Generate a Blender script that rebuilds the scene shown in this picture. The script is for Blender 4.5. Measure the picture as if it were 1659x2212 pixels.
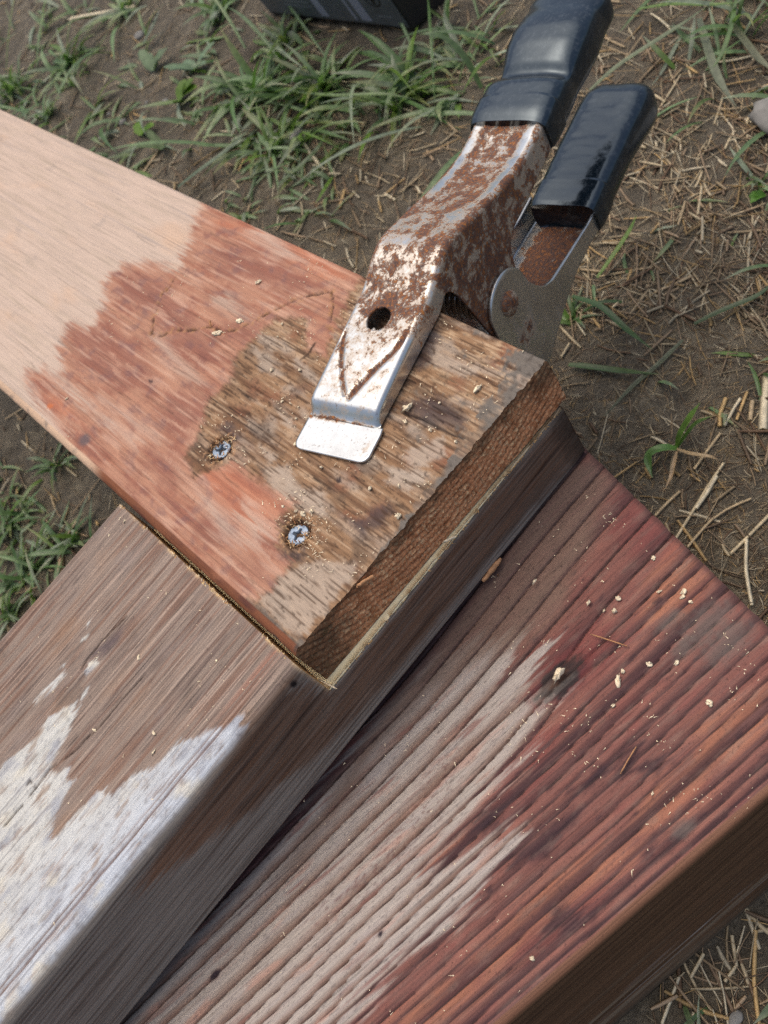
import bpy, math, random
import numpy as np
from mathutils import Matrix, Vector

for o in list(bpy.data.objects):
    bpy.data.objects.remove(o)
scene = bpy.context.scene
COL = scene.collection
random.seed(7)
RS = np.random.RandomState(11)
SC = 0.001            # everything below is written in millimetres

# ------------------------------------------------------------------ camera
# rows: camera right, camera down, camera forward, in (along-board-A, along-board-B, down)
CAM = np.array([[-0.63765, 0.63726, 0.43278], [-0.43621, -0.76177, 0.47899], [0.63492, 0.11664, 0.76372]])
FPX, PX, PY, CAMZ = 2174.28, 829.5, 1106.0, 440.0


def wv(r):
    return Vector((r[1], r[0], -r[2]))


cam_d = bpy.data.cameras.new('camera')
cam = bpy.data.objects.new('camera', cam_d)
COL.objects.link(cam)
cr, cu, cb = wv(CAM[0]), -wv(CAM[1]), -wv(CAM[2])
cam.matrix_world = Matrix(((cr.x, cu.x, cb.x, 0), (cr.y, cu.y, cb.y, 0), (cr.z, cu.z, cb.z, CAMZ * SC), (0, 0, 0, 1)))
cam_d.sensor_fit = 'HORIZONTAL'
cam_d.sensor_width = 4.6
cam_d.lens = 4.6 * FPX / 1659.0
cam_d.clip_start = 0.01
cam_d.clip_end = 200.0
cam_d.dof.use_dof = True
cam_d.dof.focus_distance = 0.370
cam_d.dof.aperture_fstop = 3.3
scene.camera = cam

# ------------------------------------------------------------------ daylight
world = bpy.data.worlds.new('World')
scene.world = world
world.use_nodes = True
wn = world.node_tree
wn.nodes.clear()
sky = wn.nodes.new('ShaderNodeTexSky')
sky.sky_type = 'NISHITA'
sky.sun_disc = False
SUN_EL, SUN_AZ = math.radians(76), math.radians(6)
sky.sun_elevation = SUN_EL
sky.sun_rotation = SUN_AZ
sky.dust_density = 6.0
sky.air_density = 1.0
bg = wn.nodes.new('ShaderNodeBackground')
bg.inputs['Strength'].default_value = 0.14
wo = wn.nodes.new('ShaderNodeOutputWorld')
wn.links.new(sky.outputs[0], bg.inputs[0])
wn.links.new(bg.outputs[0], wo.inputs[0])

sun_d = bpy.data.lights.new('sun', 'SUN')
sun = bpy.data.objects.new('sun', sun_d)
COL.objects.link(sun)
sun_d.energy = 0.7
sun_d.angle = math.radians(85)
sun_d.color = (1.0, 0.95, 0.87)
sdir = Vector((math.sin(SUN_AZ) * math.cos(SUN_EL), math.cos(SUN_AZ) * math.cos(SUN_EL), math.sin(SUN_EL)))
sun.rotation_euler = sdir.to_track_quat('Z', 'Y').to_euler()

scene.view_settings.view_transform = 'Standard'
scene.view_settings.look = 'None'
scene.view_settings.exposure = 0.20
scene.view_settings.gamma = 1.0
scene.view_settings.use_curve_mapping = False
scene.cycles.use_denoising = False


# ------------------------------------------------------------------ helpers
def P(u, v, z):
    """photograph point (1659 wide) -> x, y in mm on the level plane at height z"""
    c = np.array([(u - PX) / FPX, (v - PY) / FPX, 1.0])
    r = CAM.T @ c
    t = (CAMZ - z) / r[2]
    return np.array([r[1] * t, r[0] * t])


def P3(u, v, z):
    p = P(u, v, z)
    return (p[0], p[1], z)


_perm = np.random.RandomState(5).permutation(4096).astype(np.int64)
_ga = np.random.RandomState(6).rand(4096) * 2 * math.pi
_gx, _gy = np.cos(_ga), np.sin(_ga)


def pn(x, y, seed=0):
    x = np.asarray(x, float)
    y = np.asarray(y, float)
    xi = np.floor(x).astype(np.int64)
    yi = np.floor(y).astype(np.int64)
    xf, yf = x - xi, y - yi
    sx = xf * xf * xf * (xf * (xf * 6 - 15) + 10)
    sy = yf * yf * yf * (yf * (yf * 6 - 15) + 10)

    def g(i, j, dx, dy):
        h = _perm[(_perm[(i + seed * 131) & 4095] + j) & 4095]
        return _gx[h] * dx + _gy[h] * dy
    a = g(xi, yi, xf, yf)
    b = g(xi + 1, yi, xf - 1, yf)
    c = g(xi, yi + 1, xf, yf - 1)
    d = g(xi + 1, yi + 1, xf - 1, yf - 1)
    return (a + (b - a) * sx + (c - a + (a - b - c + d) * sx) * sy) * 1.5


def fbm(x, y, seed=0, o=4, g=0.5):
    s, a, t = 0, 1.0, 0
    for i in range(o):
        s = s + a * pn(x * 2 ** i + 17.3 * i, y * 2 ** i - 9.1 * i, seed + i)
        t += a
        a *= g
    return s / t


def ss(a, b, x):
    t = np.clip((x - a) / (b - a), 0, 1)
    return t * t * (3 - 2 * t)


def lin(r, g, b, k=1.0):
    def f(c):
        c /= 255.0
        return c / 12.92 if c <= 0.04045 else ((c + 0.055) / 1.055) ** 2.4
    return np.array([f(r), f(g), f(b)]) * k


def mixc(c, col, m):
    m = np.clip(m, 0, 1)[:, None]
    return c * (1 - m) + np.asarray(col) * m


def poly_sd(x, y, pts):
    """signed distance, positive inside"""
    pts = np.asarray(pts, float)
    n = len(pts)
    d2 = np.full(x.shape, 1e18)
    ins = np.zeros(x.shape, bool)
    for i in range(n):
        ax, ay = pts[i]
        bx, by = pts[(i + 1) % n]
        ex, ey = bx - ax, by - ay
        t = np.clip(((x - ax) * ex + (y - ay) * ey) / (ex * ex + ey * ey + 1e-12), 0, 1)
        d2 = np.minimum(d2, (x - ax - t * ex) ** 2 + (y - ay - t * ey) ** 2)
        c = ((ay > y) != (by > y)) & (x < (bx - ax) * (y - ay) / (by - ay + 1e-12) + ax)
        ins ^= c
    d = np.sqrt(d2)
    return np.where(ins, d, -d)


def line_d(x, y, pts):
    pts = np.asarray(pts, float)
    d2 = np.full(x.shape, 1e18)
    for i in range(len(pts) - 1):
        ax, ay = pts[i]
        ex, ey = pts[i + 1] - pts[i]
        t = np.clip(((x - ax) * ex + (y - ay) * ey) / (ex * ex + ey * ey + 1e-12), 0, 1)
        d2 = np.minimum(d2, (x - ax - t * ex) ** 2 + (y - ay - t * ey) ** 2)
    return np.sqrt(d2)


def px(pts, z):
    return [P(u, v, z) for u, v in pts]


def tag(o, label=None, cat=None, group=None, kind=None):
    for k, v in (('label', label), ('category', cat), ('group', group), ('kind', kind)):
        if v:
            o[k] = v
    return o


def empty(name, loc, label, cat, group=None):
    o = bpy.data.objects.new(name, None)
    COL.objects.link(o)
    o.location = Vector(loc) * SC
    o.empty_display_size = 0.01
    return tag(o, label, cat, group)


def link(name, me, mat=None, parent=None):
    o = bpy.data.objects.new(name, me)
    COL.objects.link(o)
    if mat is not None and len(me.materials) == 0:
        for m in (mat if isinstance(mat, (list, tuple)) else [mat]):
            me.materials.append(m)
    if parent is not None:
        o.parent = parent
        bpy_inv = Matrix.Translation(-parent.location)
        o.matrix_parent_inverse = bpy_inv
    return o


def np_mesh(name, V, F, col=None, smooth=True, attrs=None, matidx=None):
    """V (n,3) mm, F list of arrays (m,3|4)"""
    me = bpy.data.meshes.new(name)
    if not isinstance(F, list):
        F = [F]
    V = np.asarray(V, float) * SC
    me.vertices.add(len(V))
    me.vertices.foreach_set('co', V.astype(np.float32).ravel())
    li = np.concatenate([f.ravel() for f in F]).astype(np.int32)
    tot = np.concatenate([np.full(len(f), f.shape[1], np.int32) for f in F])
    st = np.concatenate([[0], np.cumsum(tot)[:-1]]).astype(np.int32)
    me.loops.add(len(li))
    me.loops.foreach_set('vertex_index', li)
    me.polygons.add(len(tot))
    me.polygons.foreach_set('loop_start', st)
    me.polygons.foreach_set('loop_total', tot)
    if matidx is not None:
        me.polygons.foreach_set('material_index', np.asarray(matidx, np.int32))
    me.update(calc_edges=True)
    if smooth:
        me.polygons.foreach_set('use_smooth', np.ones(len(tot), bool))
    if col is not None:
        a = me.attributes.new('Col', 'FLOAT_COLOR', 'POINT')
        c4 = np.ones((len(V), 4), np.float32)
        c4[:, :3] = np.clip(col, 0.001, 1)
        a.data.foreach_set('color', c4.ravel())
    for k, val in (attrs or {}).items():
        a = me.attributes.new(k, 'FLOAT', 'POINT')
        a.data.foreach_set('value', np.asarray(val, np.float32))
    me.validate()
    return me


def grid_faces(nu, nv, off=0, flip=False, wrap=False):
    i = np.arange(nu - 1)[:, None]
    nvv = nv if wrap else nv - 1
    j = np.arange(nvv)[None, :]
    j2 = (j + 1) % nv
    a = i * nv + j
    b = (i + 1) * nv + j
    c = (i + 1) * nv + j2
    d = i * nv + j2
    f = np.stack([a, b, c, d] if not flip else [a, d, c, b], -1).reshape(-1, 4)
    return f + off


# ------------------------------------------------------------------ materials
class NT:
    def __init__(self, name):
        self.m = bpy.data.materials.new(name)
        self.m.use_nodes = True
        self.t = self.m.node_tree
        self.b = self.t.nodes['Principled BSDF']

    def n(self, typ, **kw):
        nd = self.t.nodes.new(typ)
        for k, v in kw.items():
            if k.startswith('i_'):
                key = k[2:]
                key = int(key) if key.isdigit() else key.replace('_', ' ')
                if isinstance(v, bpy.types.NodeSocket):
                    self.t.links.new(v, nd.inputs[key])
                else:
                    nd.inputs[key].default_value = v
            else:
                setattr(nd, k, v)
        return nd

    def l(self, a, b):
        self.t.links.new(a, b)

    def noise(self, vec, scale, detail=4, rough=0.6, dist=0.0):
        nd = self.n('ShaderNodeTexNoise', i_Scale=scale, i_Detail=detail, i_Roughness=rough, i_Distortion=dist)
        self.l(vec, nd.inputs['Vector'])
        return nd.outputs['Fac']

    def ramp(self, f, stops):
        nd = self.n('ShaderNodeValToRGB')
        e = nd.color_ramp.elements
        while len(e) < len(stops):
            e.new(0.5)
        for el, (p, c) in zip(e, stops):
            el.position = p
            el.color = (*c, 1) if len(c) == 3 else c
        self.l(f, nd.inputs[0])
        return nd.outputs[0]

    def math(self, op, a, b=None, clamp=False):
        nd = self.n('ShaderNodeMath', operation=op, use_clamp=clamp)
        for k, v in ((0, a), (1, b)):
            if v is None:
                continue
            if isinstance(v, bpy.types.NodeSocket):
                self.l(v, nd.inputs[k])
            else:
                nd.inputs[k].default_value = v
        return nd.outputs[0]

    def mix(self, f, a, b, typ='MIX'):
        nd = self.n('ShaderNodeMix', data_type='RGBA', blend_type=typ)
        for k, v in ((0, f), (6, a), (7, b)):
            if isinstance(v, bpy.types.NodeSocket):
                self.l(v, nd.inputs[k])
            elif k == 0:
                nd.inputs[k].default_value = v
            else:
                nd.inputs[k].default_value = (*v, 1)
        return nd.outputs[2]

    def bump(self, h, strength=0.5, dist=0.0003, nrm=None):
        nd = self.n('ShaderNodeBump', i_Strength=strength, i_Distance=dist)
        self.l(h, nd.inputs['Height'])
        if nrm is not None:
            self.l(nrm, nd.inputs['Normal'])
        return nd.outputs[0]

    def coords(self, rot=(0, 0, 0), scale=(1, 1, 1)):
        tc = self.n('ShaderNodeTexCoord')
        mp = self.n('ShaderNodeMapping')
        mp.inputs['Rotation'].default_value = rot
        mp.inputs['Scale'].default_value = scale
        self.l(tc.outputs['Object'], mp.inputs['Vector'])
        return mp.outputs[0]


def wood_mat(name, grain_axis, rough=0.72, rot=0.0, spec=0.3, gain=0.35, bump=0.5, sat=1.0, speck=0.0):
    """colour comes from the growth rings / stains laid down on the board; fine fibre grain and pores here"""
    k = NT(name)
    sc = [1, 1, 1]
    sc[grain_axis] = 0.045
    v0 = k.coords(rot=(0, 0, rot))
    mp = k.n('ShaderNodeMapping')
    mp.inputs['Scale'].default_value = sc
    k.l(v0, mp.inputs['Vector'])
    v = mp.outputs[0]
    at = k.n('ShaderNodeAttribute', attribute_name='Col')
    g1 = k.noise(v, 1500, 5, 0.65)
    g2 = k.noise(v, 480, 4, 0.6)
    sp = k.noise(v0, 900, 3, 0.7)
    gm = k.ramp(g1, [(0.3, (1 - gain * 0.55,) * 3), (0.5, (1, 1, 1)), (0.72, (1 + gain * 0.3,) * 3)])
    gm2 = k.ramp(g2, [(0.3, (1 - gain * 0.25,) * 3), (0.55, (1.03,) * 3)])
    pore = k.ramp(sp, [(0.22, (0.55, 0.5, 0.46)), (0.34, (1, 1, 1)), (0.75, (1.06,) * 3)])
    c = k.mix(1.0, at.outputs['Color'], gm, 'MULTIPLY')
    c = k.mix(1.0, c, gm2, 'MULTIPLY')
    pl_ = k.n('ShaderNodeAttribute', attribute_name='plain').outputs['Fac']
    c = k.mix(1.0, c, pore, 'MULTIPLY')
    sl = [1, 1, 1]
    sl[grain_axis] = 0.010
    mp2 = k.n('ShaderNodeMapping')
    mp2.inputs['Scale'].default_value = sl
    k.l(v0, mp2.inputs['Vector'])
    fl = k.noise(mp2.outputs[0], 1300, 4, 0.7, 0.15)
    line = k.ramp(fl, [(0.30, (1 - gain * 1.5,) * 3), (0.46, (1, 1, 1)), (0.7, (1 + gain * 0.35,) * 3)])
    c = k.mix(k.math('SUBTRACT', 1.0, pl_, True), c, line, 'MULTIPLY')
    if speck:
        dt = k.noise(v0, 1700, 2, 0.6)
        c = k.mix(1.0, c, k.ramp(dt, [(0.27, (1 - speck,) * 3), (0.37, (1, 1, 1))]), 'MULTIPLY')
    hs = k.n('ShaderNodeHueSaturation', i_Saturation=sat)
    k.l(c, hs.inputs['Color'])
    c = hs.outputs[0]
    k.l(c, k.b.inputs['Base Color'])
    rr = k.ramp(g2, [(0.3, (rough - 0.1,) * 3), (0.7, (rough + 0.12,) * 3)])
    k.l(rr, k.b.inputs['Roughness'])
    k.b.inputs['Specular IOR Level'].default_value = spec
    h = k.math('ADD', k.math('MULTIPLY', g1, 0.5), k.math('MULTIPLY', fl, 1.0))
    n1 = k.bump(h, bump, 0.00035)
    n2 = k.bump(sp, bump * 0.5, 0.00012, n1)
    k.l(n2, k.b.inputs['Normal'])
    return k.m


M_A = wood_mat('sanded_fir', 1, 0.75, gain=0.20, bump=0.4, sat=0.97, speck=0.25, spec=0.22)
M_B = wood_mat('weathered_fir', 0, 0.8, gain=0.34, bump=0.8, sat=0.9, speck=0.3, spec=0.18)
C_ANG = math.atan2(-0.197, 0.98)
M_C = wood_mat('red_cedar', 0, 0.66, rot=-C_ANG, spec=0.2, gain=0.26, bump=0.45, sat=0.92, speck=0.55)


def endgrain_mat():
    k = NT('end_grain')
    v = k.coords()
    at = k.n('ShaderNodeAttribute', attribute_name='Col')
    n = k.noise(v, 1100, 4, 0.65)
    n2 = k.noise(v, 2400, 2, 0.6)
    m = k.ramp(n, [(0.3, (0.62,) * 3), (0.5, (1, 1, 1)), (0.72, (1.4, 1.36, 1.25))])
    c = k.mix(1.0, at.outputs['Color'], m, 'MULTIPLY')
    k.l(c, k.b.inputs['Base Color'])
    k.b.inputs['Roughness'].default_value = 0.85
    k.b.inputs['Specular IOR Level'].default_value = 0.2
    k.l(k.bump(n2, 0.5, 0.0002, k.bump(n, 0.6, 0.0005)), k.b.inputs['Normal'])
    return k.m


M_END = endgrain_mat()


def fresh_mat():
    k = NT('fresh_cut')
    at = k.n('ShaderNodeAttribute', attribute_name='Col')
    f = k.noise(k.coords(scale=(0.1, 1, 1)), 1500, 4, 0.6)
    k.l(k.mix(1.0, at.outputs['Color'], k.ramp(f, [(0.3, (0.86,) * 3), (0.6, (1.04,) * 3)]), 'MULTIPLY'), k.b.inputs['Base Color'])
    k.b.inputs['Roughness'].default_value = 0.8
    k.l(k.bump(f, 0.3, 0.0002), k.b.inputs['Normal'])
    return k.m


M_FRESH = fresh_mat()


def simple_mat(name, col, rough=0.6, metal=0.0, spec=0.5, nscale=0, namt=0.3, bump=0.0, coat=0):
    k = NT(name)
    k.b.inputs['Base Color'].default_value = (*col, 1)
    k.b.inputs['Roughness'].default_value = rough
    k.b.inputs['Metallic'].default_value = metal
    k.b.inputs['Specular IOR Level'].default_value = spec
    k.b.inputs['Coat Weight'].default_value = coat
    if nscale:
        f = k.noise(k.coords(), nscale, 4, 0.6)
        col = np.asarray(col)
        k.l(k.ramp(f, [(0.3, tuple(col * (1 - namt))), (0.7, tuple(col * (1 + namt)))]), k.b.inputs['Base Color'])
        if bump:
            k.l(k.bump(f, bump, 0.0004), k.b.inputs['Normal'])
    return k.m


# ------------------------------------------------------------------ boards
def chain(w0, w1, z0, z1, r, sp):
    """open cross-section bottom-left -> up -> top -> down -> bottom-right. r = tl,tr,bl,br; sp = left,top,right spacing"""
    tl, tr, bl, br = r
    pts = []

    def arc(cx, cz, rad, a0, a1, n, face):
        for i in range(n + 1):
            a = a0 + (a1 - a0) * i / n
            pts.append((cx + rad * math.cos(a), cz + rad * math.sin(a), math.cos(a), math.sin(a), face))

    def seg(p, q, nrm, step, face):
        L = math.hypot(q[0] - p[0], q[1] - p[1])
        n = max(1, int(round(L / step)))
        for i in range(1, n):
            t = i / n
            pts.append((p[0] + (q[0] - p[0]) * t, p[1] + (q[1] - p[1]) * t, nrm[0], nrm[1], face))
    pi = math.pi
    na = lambda rad, s: max(2, int(rad * 1.57 / s))
    arc(w0 + bl, z0 + bl, bl, 1.5 * pi, pi, na(bl, sp[0]), 0)
    seg((w0, z0 + bl), (w0, z1 - tl), (-1, 0), sp[0], 0)
    arc(w0 + tl, z1 - tl, tl, pi, pi / 2, na(tl, min(sp[0], sp[1])), 0)
    seg((w0 + tl, z1), (w1 - tr, z1), (0, 1), sp[1], 1)
    arc(w1 - tr, z1 - tr, tr, pi / 2, 0, na(tr, min(sp[1], sp[2])), 2)
    seg((w1, z1 - tr), (w1, z0 + br), (1, 0), sp[2], 2)
    arc(w1 - br, z0 + br, br, 0, -pi / 2, na(br, sp[2]), 2)
    return np.array(pts)


def spaced(segs):
    """list of (start, end, step0, step1) -> increasing samples"""
    out = []
    for a, b, s0, s1 in segs:
        x = a
        while x < b - 0.5 * (s0 + (s1 - s0) * (x - a) / (b - a)):
            out.append(x)
            x += s0 + (s1 - s0) * (x - a) / (b - a)
    out.append(segs[-1][1])
    return np.array(out)


def sweep(ch, L, place, hfun, cfun, off, endshift=None):
    """returns V, F, colours for an open sweep plus bottom; place(l,w,z)->xyz"""
    nl, nc = len(L), len(ch)
    LL = np.repeat(L, nc)
    W, Z, NW, NZ, FC = [np.tile(ch[:, i], nl) for i in range(5)]
    if endshift is not None:
        LL = LL + endshift(LL, W, Z)
    h = hfun(LL, W, Z, FC)
    c = cfun(LL, W, Z, FC)
    V = place(LL, W + NW * h, Z + NZ * h)
    F = [grid_faces(nl, nc, off)]
    a, b = off, off + nc - 1
    e = off + (nl - 1) * nc
    F.append(np.array([[a, b, e + nc - 1, e]]))
    return V, F, c


def cap(ch, l, place, cfun, off, flip):
    """flat cap (fan) for plain sawn ends"""
    n = len(ch)
    W, Z = ch[:, 0], ch[:, 1]
    cw, cz = W.mean(), Z.mean()
    rings = [0.0, 0.35, 0.7, 1.0]
    V = []
    for t in rings:
        V.append(np.stack([np.full(n, l), cw + (W - cw) * t, cz + (Z - cz) * t], -1))
    V = np.concatenate(V)
    F = [grid_faces(len(rings), n, off, flip, True)]
    return place(V[:, 0], V[:, 1], V[:, 2]), F, cfun(V[:, 0], V[:, 1], V[:, 2])


# ---- board A : the upper piece of the lap joint, grain runs along y
A_TOP, LAP, B_TOP, B_BOT = 157.2, 132.0, 155.4, 98.4
AX0, AX1, AY0 = -17.4, 124.5, 224.6

a_sand = px([(455, 400), (400, 553), (372, 590), (345, 570), (265, 573), (225, 608), (232, 640), (215, 683), (190, 713), (150, 698), (128, 755), (135, 815),
             (175, 850), (250, 930), (180, 880), (130, 830), (100, 800), (55, 803), (75, 853), (105, 890), (150, 940), (100, 960), (-300, 900), (-900, 0), (0, 0), (430, 380)], A_TOP)
a_sand2 = [px(p, A_TOP) for p in ([(330, 718), (360, 740), (430, 830), (405, 818), (350, 770)], [(205, 850), (330, 930), (350, 960), (290, 920)],
                                  [(515, 640), (560, 700), (520, 690), (470, 660)], [(560, 470), (640, 560), (600, 560), (530, 500)],
                                  [(240, 900), (300, 950), (290, 965), (235, 920)], [(545, 1090), (600, 1160), (560, 1180), (500, 1120)],
                                  [(430, 1050), (500, 1120), (540, 1190), (480, 1160)])]
a_weath = px([(800, 560), (740, 660), (700, 770), (660, 750), (665, 690), (640, 686), (592, 686), (556, 722), (506, 772), (500, 815), (478, 838), (445, 868), (432, 930),
              (398, 985), (420, 1030), (505, 1000), (560, 1040), (640, 1085), (605, 1110), (600, 1190), (628, 1215), (580, 1275), (552, 1296),
              (520, 1290), (560, 1340), (610, 1400), (700, 1420), (1300, 800), (900, 500)], A_TOP)
a_pale = [px(p, A_TOP) for p in ([(560, 1300), (600, 1240), (680, 1210), (770, 1215), (735, 1280), (690, 1330), (650, 1375), (610, 1355)],
                                 [(560, 1010), (620, 1000), (640, 1050), (700, 1060), (700, 1110), (650, 1105), (600, 1075)],
                                 [(600, 885), (630, 905), (640, 930), (610, 915)], [(560, 960), (600, 985), (580, 1000)],
                                 [(640, 770), (690, 820), (680, 830), (630, 785)], [(860, 980), (960, 940), (960, 990), (890, 1010)],
                                 [(930, 745), (1040, 800), (1000, 812), (920, 780)], [(850, 1010), (930, 1020), (880, 1060), (830, 1040)])]
a_dark = [px(p, A_TOP) for p in ([(860, 870), (940, 850), (1010, 900), (1000, 930), (930, 915), (870, 890)], [(880, 780), (900, 740), (950, 700), (940, 760), (900, 800)],
                                 [(470, 925), (500, 910), (520, 945), (495, 955)], [(600, 1195), (660, 1180), (650, 1210), (610, 1215)],
                                 [(760, 1130), (840, 1080), (850, 1110), (780, 1160)])]
a_red = [px(p, A_TOP) for p in ([(250, 585), (330, 575), (400, 650), (480, 770), (430, 800), (330, 700), (260, 640)], [(160, 705), (260, 700), (330, 780), (330, 850), (230, 830), (140, 770)],
                                [(390, 830), (470, 850), (440, 920), (370, 930), (330, 880)], [(420, 540), (560, 520), (700, 620), (620, 640), (500, 600)],
                                [(330, 950), (400, 1000), (380, 1060), (300, 1000)], [(440, 1100), (520, 1180), (470, 1190), (420, 1140)], [(500, 1190), (580, 1240), (560, 1290), (500, 1240)],
                                [(480, 690), (560, 700), (540, 740), (470, 740)])]
a_orange = [px(p, A_TOP) for p in ([(420, 1000), (500, 1010), (600, 1090), (600, 1170), (520, 1150), (450, 1080)], [(90, 850), (140, 860), (180, 920), (120, 900)],
                                   [(440, 480), (600, 470), (760, 600), (700, 610), (560, 530)])]
a_crack = px([(378, 598), (367, 618), (350, 633), (340, 663), (333, 683), (330, 703), (327, 723), (350, 725), (375, 713), (420, 713), (452, 705), (475, 713), (500, 715),
              (525, 705), (550, 693), (590, 670), (625, 655), (665, 638), (715, 630), (720, 653), (712, 703), (715, 733)], A_TOP)
a_crack2 = px([(650, 775), (668, 760), (680, 742), (690, 755), (697, 768)], A_TOP)
a_line = px([(870, 890), (915, 905), (970, 935), (1000, 945)], A_TOP)
SCREWS = [P(474, 968, A_TOP), P(640, 1151, A_TOP)]


_rc = np.random.RandomState(77)
a_checks = []
for _i in range(46):
    _x, _y, _L = _rc.uniform(AX0 + 6, AX1 - 3), _rc.uniform(AY0 + 2, AY0 + 150) if _i < 36 else _rc.uniform(AY0 + 60, AY0 + 260), _rc.uniform(6, 26)
    a_checks.append([(_x, _y), (_x + _rc.uniform(-.6, .6), _y + _L * .5), (_x + _rc.uniform(-1, 1), _y + _L)])


def a_masks(y, x):
    jag = 3.2 * pn(x / 1.1, y / 60, 3) + 4.5 * pn(x / 4.0, y / 60, 4) + 1.2 * fbm(x / 2.0, y / 2.0, 5)
    yj = y + jag * 1.3
    sand = ss(-3.5, 4.5, poly_sd(x, yj, a_sand) + 6.0 * fbm(x / 1.0, y / 24, 11, 3))
    for p in a_sand2:
        sand = np.maximum(sand, 0.7 * ss(-4, 5, poly_sd(x, y + jag * 3, p) + 3 * fbm(x / 2, y / 20, 9)))
    wsd = poly_sd(x + 1.2 * fbm(x / 3, y / 3, 8), y + jag * 0.35, a_weath)
    wf = fbm(x / 0.9, y / 16, 10, 3)
    weath = ss(-1.6, 2.2, wsd + 3.2 * wf + 1.5 * fbm(x / 4, y / 10, 12, 3))
    return sand, weath, wsd, jag


def a_mud(y, x):
    n = 4.0 * fbm(x / 9, y / 9, 21) + 2.5 * fbm(x / 3, y / 3, 22)
    right = ss(30, 70, x)
    edge = ss(0, -1.5, (y - AY0) - (0.5 + 5.0 * right) - 1.6 * n * (0.5 + right)) * (0.35 + 0.65 * ss(-0.15, 0.2, fbm(x / 11, y / 11, 23)))
    corner = ss(0, -3, np.hypot(x - 120, y - 228) - 9 - 2 * n)
    left = ss(0, -2.5, (x - AX0) - 6 - 0.8 * n) * ss(268, 245, y)
    spots = ss(0.25, 0.5, fbm(x / 7, y / 7, 31)) * ss(55, 80, x) * ss(285, 262, y) * 0.8
    return np.clip(np.maximum.reduce([edge, corner, left * 0.85, spots]), 0, 1)


def a_h(y, x, z, fc):
    sand, weath, wsd, jag = a_masks(y, x)
    sm = 0.05 * fbm(x / 1.5, y / 30, 40)
    rough = 0.30 * fbm(x / 1.6, y / 22, 41, 3) + 0.22 * fbm(x / 5.0, y / 40, 42, 3) - 0.40 * ss(0.12, 0.42, fbm(x / 0.95, y / 20, 43, 3)) + 0.12 * fbm(x / 1.5, y / 1.5, 44)
    h = sm * (1 - weath) + (rough - 0.45) * weath
    lip = np.exp(-(wsd / 1.1) ** 2) * 0.12
    h = h + lip * (x < 80)
    dc = line_d(x + 0.8 * fbm(x / 2, y / 2, 50), y + 0.8 * fbm(x / 2, y / 2, 51), a_crack)
    brk = ss(-0.25, 0.25, fbm(x / 4.5, y / 4.5, 52))
    h -= 0.8 * np.exp(-(dc / 0.8) ** 2) * brk
    h += 0.15 * np.exp(-((dc - 1.6) / 0.8) ** 2) * ss(0.0, 0.4, fbm(x / 2, y / 2, 53))
    h -= 0.9 * np.exp(-(line_d(x, y, a_line) / 0.5) ** 2)
    for i, (sx, sy) in enumerate(SCREWS):
        d = np.hypot(x - sx, y - sy)
        h -= 2.1 * ss(6.6, 4.7, d + 0.7 * fbm(x / 2, y / 2, 60))
        h += 0.5 * np.exp(-((d - 7.2) / 1.2) ** 2) * ss(-0.1, 0.5, fbm(x / 3, y / 3, 61 + i))
    m = a_mud(y, x)
    h += m * (0.35 + 0.5 * fbm(x / 2.2, y / 2.2, 70)) * ss(AX0 + 5, AX0 + 10, x)
    # hanging fibres and damage wear the long arris
    top = fc == 1
    side = np.where(fc != 1, 0.25 * fbm(z / 6, y / 9, 71) + 0.12 * fbm(z / 2, y / 3, 72), 0)
    return np.where(top, h, side * 0.8)


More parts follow.
